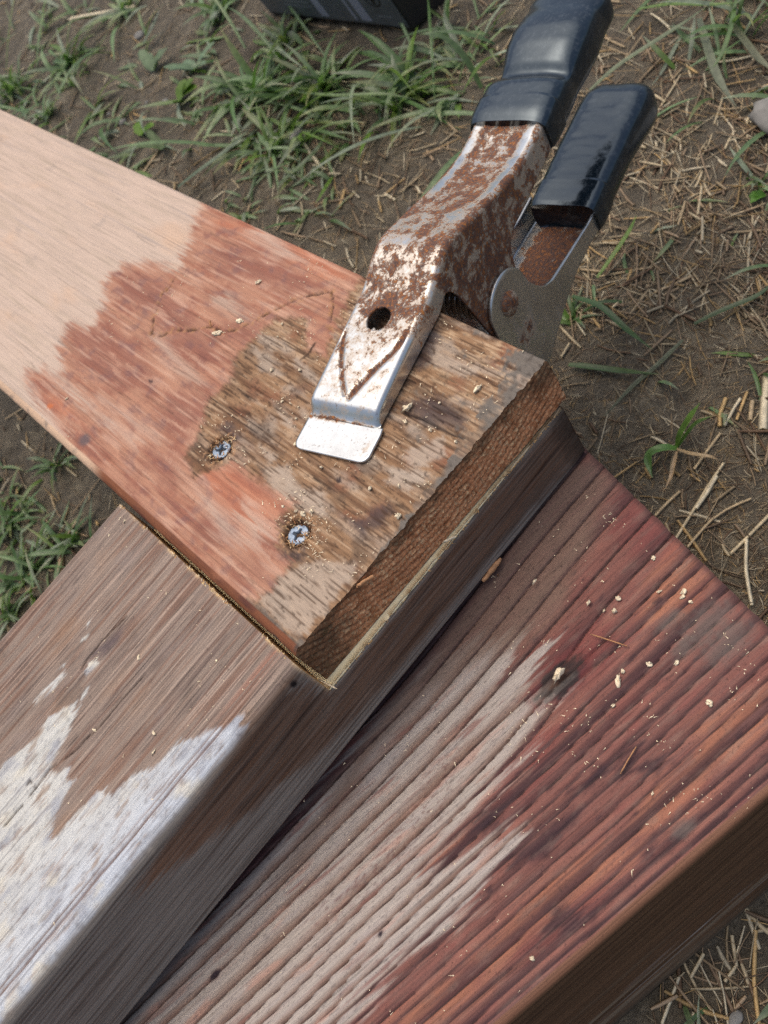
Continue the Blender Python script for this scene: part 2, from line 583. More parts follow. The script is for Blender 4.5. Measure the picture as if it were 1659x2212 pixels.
def a_col(y, x, z, fc):
    sand, weath, wsd, jag = a_masks(y, x)
    n = len(x)
    g1 = fbm(x / 0.8, y / 26, 80, 3)
    g2 = fbm(x / 3.2, y / 60, 81, 3)
    bl = 1.25 * fbm(x / 14, y / 26, 82, 5, 0.6)
    fine = fbm(x / 1.2, y / 1.2, 83, 3)
    c = np.tile(lin(172, 124, 98), (n, 1))
    c = mixc(c, lin(156, 102, 78), ss(-0.2, 0.5, g2 + bl * 0.6))
    c = mixc(c, lin(192, 144, 114), ss(0.1, 0.5, g1) * 0.35)
    red = ss(0.0, 0.5, bl + 0.5 * g2) * 0.6
    for p in a_red:
        red = np.maximum(red, 0.75 * ss(-5, 7, poly_sd(x, y + jag * 1.2, p) + 9 * bl + 2 * g2))
    c = mixc(c, lin(134, 84, 70), red * (0.85 + 0.5 * g1))
    c = mixc(c, lin(122, 78, 70), ss(0.25, 0.6, fbm(x / 9, y / 16, 84)) * 0.5)
    org = np.zeros(n)
    for p in a_orange:
        org = np.maximum(org, ss(-3, 4, poly_sd(x, y + jag * 0.7, p)))
    c = mixc(c, lin(184, 112, 78), org * 0.5)
    # sanded part
    s = np.tile(lin(194, 171, 151), (n, 1))
    s = mixc(s, lin(184, 163, 142), ss(-0.1, 0.5, g2))
    s = mixc(s, lin(202, 168, 138), ss(0.1, 0.6, fbm(x / 22, y / 60, 85)) * 0.7)
    s = mixc(s, lin(150, 140, 134), ss(0.2, 0.55, fbm(x / 2.4, y / 160, 86, 3)) * 0.4)
    s = mixc(s, lin(150, 138, 128), ss(0.3, 0.65, fbm(x / 14, y / 20, 87)) * 0.35)
    s = mixc(s, lin(214, 192, 166), ss(0.25, 0.6, g1) * 0.25)
    c = c * (1 - sand[:, None]) + s * sand[:, None]
    c = mixc(c, lin(116, 80, 66), ss(0.22, 0.5, fbm(x / 1.3, y / 40, 88, 3)) * (1 - sand) * 0.4)
    c = mixc(c, lin(112, 84, 84), ss(0.1, 0.45, fbm(x / 7, y / 11, 103, 4)) * (1 - sand) * 0.45)
    c = mixc(c, lin(204, 164, 138), ss(0.12, 0.45, fbm(x / 2.2, y / 34, 89, 3)) * 0.5 * (1 - sand))
    c = mixc(c, lin(200, 158, 130), ss(0.12, 0.45, fbm(x / 5 + 0.3 * fine, y / 45, 106, 4)) * 0.45 * (1 - sand))
    # weathered, unsanded end
    w = np.tile(lin(148, 114, 82), (n, 1))
    w = mixc(w, lin(116, 84, 58), ss(-0.1, 0.4, g2))
    w = mixc(w, lin(180, 150, 118), ss(0.08, 0.4, fbm(x / 1.5, y / 24, 90, 3)) * 0.8)
    w = mixc(w, lin(134, 84, 60), ss(0.1, 0.5, fbm(x / 16, y / 18, 91)) * 0.6)
    w = mixc(w, lin(168, 152, 134), ss(0.0, 0.4, fbm(x / 9, y / 30, 92)) * ss(-10, 60, x) * 0.75)
    w = mixc(w, lin(194, 164, 128), ss(0.05, 0.35, fbm(x / 1.0, y / 12, 93, 3)) * ss(60, 95, x) * 0.75)
    w = mixc(w, lin(84, 70, 58), ss(0.05, 0.5, fbm(x / 12, y / 14, 101, 4)) * 0.55)
    w = mixc(w, lin(74, 58, 46), ss(0.22, 0.5, fbm(x / 2.2, y / 2.6, 102, 4)) * 0.6)
    pale = np.zeros(n)
    for p in a_pale:
        pale = np.maximum(pale, ss(-1.5, 1.5, poly_sd(x + 1.5 * fine, y + jag * 0.6, p)))
    w = mixc(w, lin(178, 160, 140), pale * 0.75)
    dk = np.zeros(n)
    for p in a_dark:
        dk = np.maximum(dk, ss(-2.5, 2.5, poly_sd(x, y + jag * 0.5, p) + 2 * fine))
    w = mixc(w, lin(66, 56, 58), dk * 0.75)
    pit = ss(0.10, 0.36, fbm(x / 0.95, y / 20, 43, 3))
    w = mixc(w, lin(70, 48, 32), pit * 0.75)
    w = mixc(w, lin(64, 46, 34), ss(0.25, 0.5, fbm(x / 1.6, y / 5, 94, 3)) * 0.7)
    c = c * (1 - weath[:, None]) + w * weath[:, None]
    c = mixc(c, lin(84, 54, 36), np.exp(-((weath - 0.5) / 0.22) ** 2) * 0.45 * (x < 90) * ss(-0.1, 0.35, fine))
    ck = np.zeros(n)
    for k_ in a_checks:
        ck = np.maximum(ck, np.exp(-(line_d(x, y, k_) / 0.33) ** 2))
    c = mixc(c, lin(44, 30, 22), ck * (0.35 + 0.6 * weath))
    dc = line_d(x + 0.8 * fbm(x / 2, y / 2, 50), y + 0.8 * fbm(x / 2, y / 2, 51), a_crack)
    brk = ss(-0.25, 0.25, fbm(x / 4.5, y / 4.5, 52))
    c = mixc(c, lin(176, 128, 84), np.exp(-(dc / 2.0) ** 2) * 0.8 * ss(-0.1, 0.35, fbm(x / 2.5, y / 2.5, 104)))
    c = mixc(c, lin(58, 37, 25), np.exp(-(dc / (0.35 + 0.55 * ss(-0.3, 0.4, fbm(x / 5, y / 5, 105)))) ** 2) * brk)
    c = mixc(c, lin(52, 34, 24), np.exp(-((line_d(x + 0.8 * fine, y + 0.8 * fine, a_crack2[:3]) - 0.2) / 0.6) ** 2) * 0.9)
    c = mixc(c, lin(30, 24, 24), np.exp(-(line_d(x, y, a_line) / 0.5) ** 2))
    for sx, sy in SCREWS:
        d = np.hypot(x - sx, y - sy)
        c = mixc(c, lin(58, 40, 27), ss(7.6, 5.0, d + 2.0 * fine + 0.7 * bl) * 0.85)
        c = mixc(c, lin(196, 150, 106), np.exp(-((d - 7.5) / 1.5) ** 2) * ss(0.05, 0.4, fbm(x / 2, y / 2, 95)) * 0.8)
    for (u, v), r, col in (((326, 823), 1.4, (60, 45, 48)), ((730, 1036), 1.6, (38, 30, 34)), ((183, 950), 4.0, (96, 84, 84)), ((108, 878), 2.2, (190, 104, 56))):
        q = P(u, v, A_TOP)
        c = mixc(c, lin(*col), ss(r, r * 0.4, np.hypot((x - q[0]), (y - q[1]) * 0.7) + fine * 1.2) * 0.85)
    mud = a_mud(y, x)
    mc = np.tile(lin(112, 104, 94), (n, 1))
    mc = mixc(mc, lin(84, 76, 68), ss(0, 0.5, fbm(x / 2.5, y / 2.5, 96)))
    c = c * (1 - mud[:, None]) + mc * mud[:, None]
    # worn long arrises and sides
    lf = (fc == 0)
    sd = np.tile(lin(120, 72, 46), (n, 1))
    sd = mixc(sd, lin(92, 54, 42), ss(0, 0.5, fbm(z / 4, y / 22, 97)))
    sd = mixc(sd, lin(176, 116, 84), ss(0.15, 0.5, fbm(z / 3, y / 30, 98)) * 0.6)
    sd = mixc(sd, lin(198, 166, 136), ss(368, 392, y + 8 * bl))
    sd = mixc(sd, lin(70, 60, 52), ss(0.05, 0.4, fbm(z / 3, y / 8, 99)) * ss(262, 240, y))
    sd = mixc(sd, lin(120, 108, 98), ss(0.2, 0.5, fbm(z / 4, y / 10, 100)) * ss(360, 400, y) * 0.6)
    c = np.where(lf[:, None], sd, c)
    return c


def a_place(l, w, z):
    return np.stack([w, l, z], -1)


def a_end_shift(w, z):
    return 0.6 - 3.0 * (w + 17) / 141.0 + 0.9 * fbm(w / 14, z / 14, 110) + (0.35 + 0.7 * ss(A_TOP - 3, A_TOP, z)) * fbm(w / 3, z / 3, 111)


LA1 = spaced([(AY0, 352.0, 0.62, 0.66)])
LA2 = spaced([(352.0, 470, 0.66, 1.0), (470, 860, 1.2, 3.2)])
chA1 = chain(AX0, AX1, LAP + 0.3, A_TOP, (3.2, 1.8, 0.3, 0.3), (0.8, 0.6, 4.0))
chA2 = chain(AX0, AX1, B_BOT + 1.2, A_TOP, (3.2, 1.8, 2.5, 2.5), (1.2, 0.6, 4.0))
sh = lambda l, w, z: (a_end_shift(w, z) * ss(AY0 + 3, AY0, l))
Vs, Fs, Cs, Ms, off = [], [], [], [], 0
for ch, L, es in ((chA1, LA1, sh), (chA2, LA2, None)):
    V, F, c = sweep(ch, L, a_place, a_h, a_col, off, es)
    Vs.append(V), Cs.append(c), Fs.extend(F)
    Ms += [0] * sum(len(f) for f in F)
    off += len(V)
plainA = lambda l, w, z: np.tile(lin(150, 96, 66), (len(l), 1))
V, F, c = cap(chA2, 860.0, a_place, plainA, off, True)
Vs.append(V), Cs.append(c), Fs.extend(F)
Ms += [1] * sum(len(f) for f in F)
off += len(V)
V, F, c = cap(chain(AX0, AX1, B_BOT + 1.2, LAP + 0.4, (0.3, 0.3, 2.5, 2.5), (4, 4, 4)), 352.4, a_place, plainA, off, False)
Vs.append(V), Cs.append(c), Fs.extend(F)
Ms += [1] * sum(len(f) for f in F)
off += len(V)

# sawn end face with its rings and torn fibres: same rim as the first ring of the sweep
ncol = len(chA1)
rim_w, rim_z = chA1[:, 0], chA1[:, 1]
_up = chA1[chA1[:, 1] > (LAP + A_TOP) / 2]
_up = _up[np.argsort(_up[:, 0], kind='stable')]


def top_of(w):
    return np.interp(w, _up[:, 0], _up[:, 1])


wg = np.linspace(AX0 + 0.02, AX1 - 0.02, 300)
tg = np.linspace(0, 1, 56)
hz = np.full_like(wg, 0.0)
ztop = top_of(wg) + a_h(np.full_like(wg, AY0), wg, np.full_like(wg, A_TOP), np.ones_like(wg))
zbot = np.full_like(wg, LAP + 0.3)
Wg = np.repeat(wg, len(tg))
Tg = np.tile(tg, len(wg))
Zg = np.repeat(zbot, len(tg)) * (1 - Tg) + np.repeat(ztop, len(tg)) * Tg
rad = np.hypot(Wg - 62, Zg - (A_TOP + 118))
ringn = rad / 3.1 + 0.6 * fbm(Wg / 24, Zg / 24, 120) + 0.35 * fbm(Wg / 5, Zg / 5, 119)
rt = ringn - np.floor(ringn)
inner = ss(0, 0.12, Tg) * ss(0, 0.12, 1 - Tg)
tuft = ss(0.05, 0.42, pn(Wg / 1.5, Zg / 1.2, 121) + 0.25 * pn(Wg / 0.6, Zg / 0.6, 117)) * (0.55 + 0.45 * ss(0.6, 0.3, rt))
Yg = AY0 + a_end_shift(Wg, Zg) - inner * (0.5 * tuft + 0.35 * fbm(Wg / 1.0, Zg / 1.0, 122) - 0.5 * ss(0.6, 0.95, rt) * ss(1.0, 0.96, rt))
ce = np.tile(lin(212, 150, 106), (len(Wg), 1))
ce = mixc(ce, lin(180, 122, 82), ss(0, 0.4, fbm(Wg / 8, Zg / 8, 123)))
ce = mixc(ce, lin(92, 54, 38), ss(0.45, 0.8, rt) * ss(1.0, 0.9, rt) * 0.5 * (0.5 + 0.9 * ss(-0.3, 0.3, fbm(Wg / 9, Zg / 9, 118))))
ce = mixc(ce, lin(248, 210, 160), tuft * ss(-0.25, 0.2, fbm(Wg / 20, Zg / 10, 124)) * 0.75)
ce = mixc(ce, lin(222, 190, 150), ss(0.4, 0.55, pn(Wg / 0.7, Zg / 1.2, 125)) * 0.7)
dirt = np.maximum(ss(0.72, 1.0, Tg + 0.25 * fbm(Wg / 5, Zg / 5, 126)), ss(8, -14, Wg - 10 * Tg + 10 * fbm(Wg / 9, Zg / 9, 127)))
dirt = np.maximum(dirt, ss(100, 122, Wg + 8 * fbm(Wg / 6, Zg / 6, 128)) * ss(0.3, 0.8, Tg))
ce = mixc(ce, lin(84, 70, 54), dirt * 0.75)
ce = mixc(ce, lin(70, 72, 46), ss(0.1, 0.5, fbm(Wg / 7, Zg / 5, 129)) * ss(20, -10, Wg) * 0.5)
Ve = np.stack([Wg, Yg, Zg], -1)
Fe = grid_faces(len(wg), len(tg), off)
Vs.append(Ve), Cs.append(ce), Fs.append(Fe)
Ms += [1] * len(Fe)
me = np_mesh('lapped_board', np.concatenate(Vs), Fs, np.concatenate(Cs), matidx=Ms)
me.materials.append(M_A)
me.materials.append(M_END)
boardA = empty('lapped_board', (50, 300, A_TOP), 'reddish sanded board with a rough weathered end, uppermost, held by the clamp', 'board')
link('plank', me, parent=boardA)

# ---- board B : the notched piece, grain runs along x
BY0, BY1, BXN, BX1, BX0 = 221.0, 355.2, -19.6, 120.4, -360.0
cB = lambda pts: px([(0.3255 * a, 1350 + 0.3255 * b) for a, b in pts], B_TOP)


def PYp(u, v, Y=BY0):
    r = CAM.T @ np.array([(u - PX) / FPX, (v - PY) / FPX, 1.0])
    t = Y / r[0]
    return (r[1] * t, CAMZ - r[2] * t)


b_paint = cB([(-900, 1500), (0, 960), (60, 870), (160, 820), (240, 740), (260, 690), (330, 580), (360, 600), (440, 540), (510, 510), (520, 560), (470, 690), (430, 770), (390, 840),
              (340, 930), (300, 1010), (370, 980), (440, 940), (470, 1000), (480, 1060), (440, 1120), (400, 1230), (370, 1390), (420, 1350), (500, 1240), (590, 1160),
              (650, 1090), (700, 1120), (740, 1130), (830, 1040), (900, 960), (1000, 925), (1030, 935), (1110, 850), (1200, 745), (1270, 785), (1340, 730), (1440, 665), (1620, 590),
              (1600, 860), (900, 1750), (0, 2900), (-1600, 2900)])
b_streak = [cB(p) for p in ([(200, 525), (280, 440), (350, 380), (430, 300), (440, 330), (350, 440), (220, 535)], [(570, 270), (640, 230), (655, 260), (570, 345)],
                            [(530, 480), (560, 440), (590, 400), (585, 450), (545, 505)], [(560, 70), (610, 30), (600, 60), (570, 100)], [(390, 290), (430, 250), (420, 290)],
                            [(560, 10), (600, -30), (600, 0)])]
b_purple = cB([(560, 240), (620, 170), (720, 90), (800, 30), (790, 110), (700, 210), (610, 225)])
b_grey = [cB(p) for p in ([(380, 480), (480, 400), (560, 340), (560, 420), (480, 520), (380, 560)], [(0, 130), (60, 120), (30, 230), (-40, 240)])]
b_cracks = [cB(p) for p in ([(840, -60), (780, 0), (680, 100), (600, 200), (540, 290)], [(960, 330), (860, 430), (690, 640), (600, 730), (480, 850), (330, 960), (200, 1130)],
                            [(180, 1060), (200, 1030), (240, 1085)], [(30, 1330), (150, 1200)])]
b_side = [PYp(u, v) for u, v in ((600, 1440), (716, 1498), (1050, 1090), (1230, 885), (1275, 960), (1100, 1150), (900, 1400), (760, 1560), (650, 1665), (590, 1705), (540, 1765), (480, 1792),
                                 (410, 1850), (320, 1915), (292, 1922), (325, 1875), (400, 1770), (480, 1660), (540, 1570))]


def b_paintmask(x, y):
    jag = 3.0 * pn(x / 60, y / 0.9, 203) + 4.0 * pn(x / 50, y / 3.5, 204)
    p = ss(-0.6, 1.4, poly_sd(x + jag, y + 0.8 * fbm(x / 2, y / 2, 205), b_paint))
    for s in b_streak:
        p = np.maximum(p, ss(-0.5, 0.7, poly_sd(x + jag * 0.8, y, s)))
    worn = ss(0.05, 0.5, 0.6 * fbm(x / 18, y / 0.9, 206, 3) + 0.8 * fbm(x / 9, y / 5, 207, 4)) * 0.6
    return np.clip(p - worn, 0, 1), jag


def b_h(x, y, z, fc):
    g = 0.16 * fbm(x / 40, y / 0.9, 210, 3) + 0.12 * fbm(x / 60, y / 2.5, 211)
    top = fc == 1
    h = g.copy()
    for c in b_cracks:
        h -= 0.9 * np.exp(-(line_d(x + 0, y + 0.7 * fbm(x / 7, y / 7, 212), c) / 0.36) ** 2) * top
    # split line running just inside the right-hand arris
    h -= 0.8 * np.exp(-((y - (229.6 + 0.8 * fbm(x / 30, x * 0 + 3, 213))) / 0.4) ** 2) * top * ss(-20, -60, x)
    h -= 0.55 * np.exp(-((y - (231.8 + 0.8 * fbm(x / 24, x * 0 + 8, 214))) / 0.35) ** 2) * top * ss(-10, -40, x)
    side = 0.10 * fbm(x / 50, z / 1.2, 215, 3) + 0.25 * fbm(x / 60, z / 12, 216)
    h = h + 0.22 * b_paintmask(x, y)[0]
    h = np.where(top, h, side)
    h = h - 1.3 * ss(0.12, 0.5, fbm(x / 8, y * 0 + 2, 218, 3)) * np.exp(-((np.abs(y - 225) + np.abs(z - 153.5)) / 4.0) ** 2)
    h = h - 0.8 * ss(BX1 - 5, BX1, x) * (0.5 + fbm(y / 4, z / 4, 217))
    return h


def b_col(x, y, z, fc):
    n = len(x)
    g1 = fbm(x / 110, y / 0.8, 220, 3)
    g2 = fbm(x / 60, y / 2.6, 221, 3)
    bl = fbm(x / 30, y / 14, 222, 4)
    fine = fbm(x / 1.5, y / 1.5, 223, 3)
    paint, jag = b_paintmask(x, y)
    c = np.tile(lin(138, 119, 104), (n, 1))
    c = mixc(c, lin(128, 98, 80), ss(-0.05, 0.4, g2 + 0.4 * bl))
    c = mixc(c, lin(178, 154, 134), ss(0.05, 0.4, g1) * 0.65)
    c = mixc(c, lin(92, 72, 66), ss(0.18, 0.45, -g1) * 0.6)
    c = mixc(c, lin(136, 120, 110), ss(0.1, 0.5, fbm(x / 24, y / 10, 224)) * 0.5)
    c = mixc(c, lin(156, 120, 90), ss(0.1, 0.5, fbm(x / 50, y / 18, 225)) * 0.5)
    c = mixc(c, lin(84, 72, 76), ss(-2.5, 3.5, poly_sd(x + jag, y, b_purple)) * 0.75)
    for p in b_grey:
        c = mixc(c, lin(96, 86, 78), ss(-3, 4, poly_sd(x + jag, y, p) + 3 * fine) * 0.6)
    c = mixc(c, lin(150, 96, 72), np.exp(-((y - 233) / 3.0) ** 2) * ss(-70, -30, x) * ss(-0.2, 0.3, g1) * 0.8)
    c = mixc(c, lin(74, 60, 54), ss(0.2, 0.5, fbm(x / 22, y / 0.9, 226, 3)) * 0.6)
    c = mixc(c, lin(60, 48, 42), ss(0.45, 0.6, fbm(x / 3, y / 2.2, 227)) * 0.55)
    pc = np.tile(lin(198, 196, 186), (n, 1))
    pc = mixc(pc, lin(186, 194, 204), ss(-20, 40, (252 - y) + 10 * bl) * 0.8)  # bluer toward the near edge: sky tint put into the paint colour
    pc = mixc(pc, lin(152, 154, 160), ss(0.0, 0.45, fbm(x / 14, y / 8, 228)) * 0.75)
    pc = mixc(pc, lin(210, 202, 180), ss(0.15, 0.5, fbm(x / 16, y / 10, 229)) * 0.7)
    pc = mixc(pc, lin(122, 118, 118), ss(0.14, 0.42, -g1) * 0.5)
    pc = mixc(pc, lin(110, 104, 102), ss(0.16, 0.45, fbm(x / 4, y / 2.2, 230, 4)) * 0.4)
    pc = mixc(pc, lin(150, 126, 104), ss(0.3, 0.5, fbm(x / 20, y / 7, 231)) * 0.7)
    c = c * (1 - paint[:, None]) + pc * paint[:, None]
    for cr_ in b_cracks:
        c = mixc(c, lin(52, 38, 32), np.exp(-(line_d(x, y + 0.7 * fbm(x / 7, y / 7, 212), cr_) / 0.42) ** 2) * ss(-0.5, 0.1, fbm(x / 8, y / 3, 232)))
    c = mixc(c, lin(104, 72, 56), np.exp(-((y - (229.6 + 0.8 * fbm(x / 30, x * 0 + 3, 213))) / 0.55) ** 2) * ss(-20, -60, x) * 0.9)
    c = mixc(c, lin(112, 82, 66), np.exp(-((y - (231.8 + 0.8 * fbm(x / 24, x * 0 + 8, 214))) / 0.4) ** 2) * ss(-10, -40, x) * 0.7)
    # shaded long side: brown stain over grey weathering
    s = np.tile(lin(146, 137, 126), (n, 1))
    sg = fbm(x / 60, z / 1.1, 240, 3)
    s = mixc(s, lin(112, 99, 88), ss(-0.1, 0.35, sg))
    s = mixc(s, lin(140, 132, 124), ss(0.1, 0.5, fbm(x / 40, z / 4, 241)) * 0.6)
    s = mixc(s, lin(140, 130, 118), ss(146, 152, z) * 0.6)
    sdm = ss(-3.0, 3.0, poly_sd(x + 14 * fbm(x / 60, z / 1.6, 242), z, b_side) + 2.0 * fbm(x / 8, z / 3, 243)) * (0.8 + 0.4 * fbm(x / 40, z / 1.5, 249))
    br = np.tile(lin(116, 84, 60), (n, 1))
    br = mixc(br, lin(76, 52, 38), ss(-0.1, 0.4, fbm(x / 50, z / 2.4, 244)))
    br = mixc(br, lin(104, 86, 70), ss(0.1, 0.4, fbm(x / 60, z / 5, 245)) * 0.5)
    br = mixc(br, lin(150, 104, 70), ss(-60, -110, x) * 0.5)
    s = s * (1 - sdm[:, None]) + br * sdm[:, None]
    s = mixc(s, lin(70, 52, 42), ss(0.3, 0.5, fbm(x / 70, z / 0.9, 246)) * 0.6)
    q = PYp(635, 1478)
    s = mixc(s, lin(30, 24, 24), ss(1.9, 0.8, np.hypot(x - q[0], z - q[1])))
    s = mixc(s, lin(70, 58, 48), ss(BX1 - 14, BX1 - 2, x + 5 * fbm(x / 6, z / 6, 247)) * 0.8)
    arc = ss(152.6, 154.9, z + 0.8 * fbm(x / 20, z / 3, 248))
    out = np.where((fc == 0)[:, None], s, c)
    out = np.where((fc == 0)[:, None], out * (1 - arc[:, None]) + c * arc[:, None], out)
    # pale fresh saw cut line along the shoulder
    fresh = np.exp(-((x - BXN) / 0.9) ** 2) * ((fc == 1) | (z > LAP))
    out = mixc(out, lin(222, 186, 132), 0.85 * fresh * ss(-0.1, 0.4, fbm(x * 0 + 2, y / 9, 255, 3)))
    return out


b_place = lambda l, w, z: np.stack([l, w, z], -1)
LB1 = spaced([(BX0, -180, 2.2, 0.8), (-180, BXN, 0.7, 0.62)])
LB2 = spaced([(BXN - 2.0, BX1, 0.8, 0.8)])
chB1 = chain(BY0, BY1, B_BOT, B_TOP, (5.5, 1.2, 2.2, 2.0), (0.6, 0.58, 4))
chB2 = chain(BY0, BY1, B_BOT, LAP, (0.35, 0.3, 2.2, 2.0), (0.7, 3.0, 4))


def b_lap_col(x, y, z, fc):
    c = b_col(x, y, z, fc)
    fr = lin(252, 236, 190) * np.ones((len(x), 1))
    fr = mixc(fr, lin(244, 214, 156), ss(0.0, 0.5, fbm(x / 20, y / 0.8, 250)) * 0.6)
    fr = mixc(fr, lin(120, 80, 50), ss(60, 120, x + 8 * fbm(x / 8, y / 2, 251)) * 0.7)
    return np.where((fc == 1)[:, None] | (z > LAP - 0.2)[:, None], fr, c)


def b_lap_h(x, y, z, fc):
    h = b_h(x, y, z, np.zeros_like(fc))
    edge = np.where(z > LAP - 1.6, 1.5 * fbm(x / 9, x * 0 + 5, 252, 4) - 0.75, 0)
    return np.where(fc == 1, 0.05 * fbm(x / 20, y, 253), h + edge)


Vs, Fs, Cs, Ms, off = [], [], [], [], 0
for ch, L, hf, cf in ((chB1, LB1, b_h, b_col), (chB2, LB2, b_lap_h, b_lap_col)):
    V, F, c = sweep(ch, L, b_place, hf, cf, off)
    Vs.append(V), Cs.append(c), Fs.extend(F)
    j_ = np.tile(np.arange(len(ch) - 1), len(L) - 1)
    up_ = (ch[:-1, 1] > LAP - 0.3)[j_] if ch is chB2 else np.zeros(len(j_), bool)
    Ms += list(up_.astype(int)) + [0]
    off += len(V)
endc = lambda l, w, z: np.tile(lin(120, 92, 66), (len(l), 1))
frc = lambda l, w, z: mixc(np.tile(lin(222, 178, 116), (len(l), 1)), lin(170, 120, 72), ss(0, 0.5, fbm(w / 3, z / 1.5, 254)))
for ch, x, f, cf in ((chB1, BX0, False, endc), (chB1, BXN, True, frc), (chB2, BX1, True, endc)):
    V, F, c = cap(ch, x, b_place, cf, off, f)
    Vs.append(V), Cs.append(c), Fs.extend(F)
    Ms += [1 if cf is frc else 0] * sum(len(q_) for q_ in F)
    off += len(V)
_v = np.concatenate(Vs)
me = np_mesh('notched_board', _v, Fs, np.concatenate(Cs), matidx=Ms, attrs={'plain': 0.75 * b_paintmask(_v[:, 0], _v[:, 1])[0] * (_v[:, 2] > 151)})
me.materials.append(M_B)
me.materials.append(M_FRESH)
boardB = empty('notched_board', (-60, 290, B_BOT), 'brown weathered board with flaking white paint, notched to carry the reddish board across it', 'board')
link('timber', me, M_B, boardB)

# torn fibres standing along the saw cut
V, F, C = [], [], []


def spike(p, d, L, w, col):
    d = np.asarray(d, float)
    d /= np.linalg.norm(d)
    s = np.cross(d, (0.3, 0.2, 1))
    s /= np.linalg.norm(s)
    t = np.cross(d, s)
    i = len(V)
    p = np.asarray(p, float)
    V.extend([p + s * w, p - s * w * 0.5 + t * w, p - s * w * 0.5 - t * w, p + d * L * 0.6 + s * w * .5 + t * w * .3, p + d * L])
    F.extend([(i, i + 1, i + 3), (i + 1, i + 2, i + 3), (i + 2, i, i + 3), (i, i + 1, i + 4), (i + 1, i + 2, i + 4), (i + 2, i, i + 4)])
    C.extend([col] * 5)


for k in range(800):
    y = random.uniform(228, 354)
    if random.random() > -0.15 + 1.1 * (0.5 + pn(np.array([y / 9.0]), np.array([3.3]), 7)[0]):
        continue
    cc = random.choice([lin(240, 210, 150), lin(222, 180, 116), lin(200, 150, 92), lin(250, 232, 196)])
    spike((BXN - random.uniform(0, 1.2), y, B_TOP - random.uniform(0.1, 0.8)), (random.uniform(0.2, 1.0), random.gauss(0, 0.5), random.uniform(0.1, 0.9)),
          random.uniform(0.4, 1.7), random.uniform(0.14, 0.36), cc)
for k in range(110):
    x = random.uniform(-18, 118)
    spike((x, BY0 - 0.1, LAP - random.uniform(0, .5)), (random.gauss(0, 1), -random.uniform(0.1, 0.6), random.uniform(-.3, 0.8)), random.uniform(0.5, 2.4), random.uniform(0.1, 0.3), lin(206, 164, 108))
me = np_mesh('torn_fibre', np.array(V), np.array(F), np.array(C), smooth=False)
fib = link('torn_fibre', me, M_FRESH, boardB)
fib['kind'] = 'stuff'

# ---- board C : thick grooved cedar board below
CO = np.array([46.4, 86.3])
CC = np.array([math.cos(C_ANG), math.sin(C_ANG)])
CN = np.array([-CC[1], CC[0]])
C_TOP = 98.0
gq = [-2.0, 1.6, 4.0, 7.5, 13.0, 19.5, 26.8, 31.0, 37.6, 43.2, 48.2, 52.7, 58.3, 65.1, 71.4, 78.0, 88.7, 100.1, 110.5, 119.5, 129, 139, 149, 161, 175]
gq = np.array(gq)


def c_place(l, w, z):
    return np.stack([CO[0] + l * CC[0] + w * CN[0], CO[1] + l * CC[1] + w * CN[1], z], -1)


def c_lw(p):
    d = np.asarray(p) - CO
    return (d @ CC, d @ CN)


def cpx(pts):
    return [c_lw(P(u, v, C_TOP)) for u, v in pts]


def c_bands(l, w):
    q = w * (1 - 0.0011 * l)
    q = q + 1.2 * fbm(l / 80, q / 16, 300, 3) + 0.16 * fbm(l / 12, q / 6, 301, 3)
    # the rings swerve round a knot
    kl, kw = c_knot
    d2 = ((l - kl) / 22) ** 2 + ((w - kw) / 10) ** 2
    q = q + 6.0 * np.exp(-d2) * np.tanh((w - kw) / 4)
    i = np.clip(np.searchsorted(gq, q) - 1, 0, len(gq) - 2)
    dq = gq[i + 1] - gq[i]
    t = 1 - (q - gq[i]) / dq          # 0 at the far groove, 1 at the near one
    return q, i, np.clip(t, 0, 1), dq


c_knot = c_lw(P(1205, 1462, C_TOP))
c_greyzone = cpx([(1135, 1380), (1215, 1490), (1150, 1590), (1080, 1700), (1010, 1780), (935, 1870), (1000, 1840), (1085, 1790), (1095, 1830), (1030, 1975), (930, 2025), (860, 2085), (740, 2240),
                  (300, 2500), (-300, 2500), (60, 2340), (540, 1840), (800, 1520), (920, 1400), (1020, 1390)])
c_grey2 = cpx([(1165, 1500), (1200, 1515), (1110, 1620), (1060, 1640), (1090, 1590)])
c_darks = [cpx(p) for p in ([(1160, 1450), (1220, 1420), (1265, 1450), (1240, 1490), (1190, 1500), (1150, 1490)], [(1110, 1840), (1220, 1760), (1260, 1740), (1200, 1840), (1130, 1880)],
                            [(1380, 1830), (1440, 1800), (1495, 1775), (1490, 1800), (1420, 1840), (1390, 1835)], [(1230, 1700), (1290, 1660), (1330, 1640), (1300, 1690), (1250, 1720)],
                            [(1010, 1790), (1080, 1730), (1120, 1720), (1060, 1790)], [(1180, 1960), (1240, 1950), (1270, 2000), (1200, 2030)], [(1350, 1600), (1430, 1660), (1400, 1700), (1330, 1660)])]
c_orange = [cpx(p) for p in ([(1500, 1560), (1659, 1480), (1700, 1560), (1600, 1640), (1480, 1680)], [(1380, 1700), (1560, 1600), (1520, 1720), (1440, 1790), (1360, 1800)],
                             [(1200, 1870), (1400, 1780), (1380, 1860), (1200, 2000), (1050, 2130), (1020, 2080)], [(900, 1900), (1010, 1780), (1030, 1800), (940, 1890)],
                             [(1450, 1130), (1550, 1250), (1480, 1350), (1380, 1330)], [(800, 2220), (950, 2120), (1060, 2140), (900, 2260)])]
c_redz = [cpx(p) for p in ([(1180, 1380), (1300, 1330), (1350, 1420), (1270, 1480), (1190, 1460)], [(1320, 1050), (1420, 1080), (1480, 1200), (1360, 1200)], [(1150, 1560), (1240, 1560), (1190, 1680), (1080, 1760)],
                           [(1120, 2030), (1260, 1930), (1330, 1900), (1260, 2000), (1150, 2090)])]
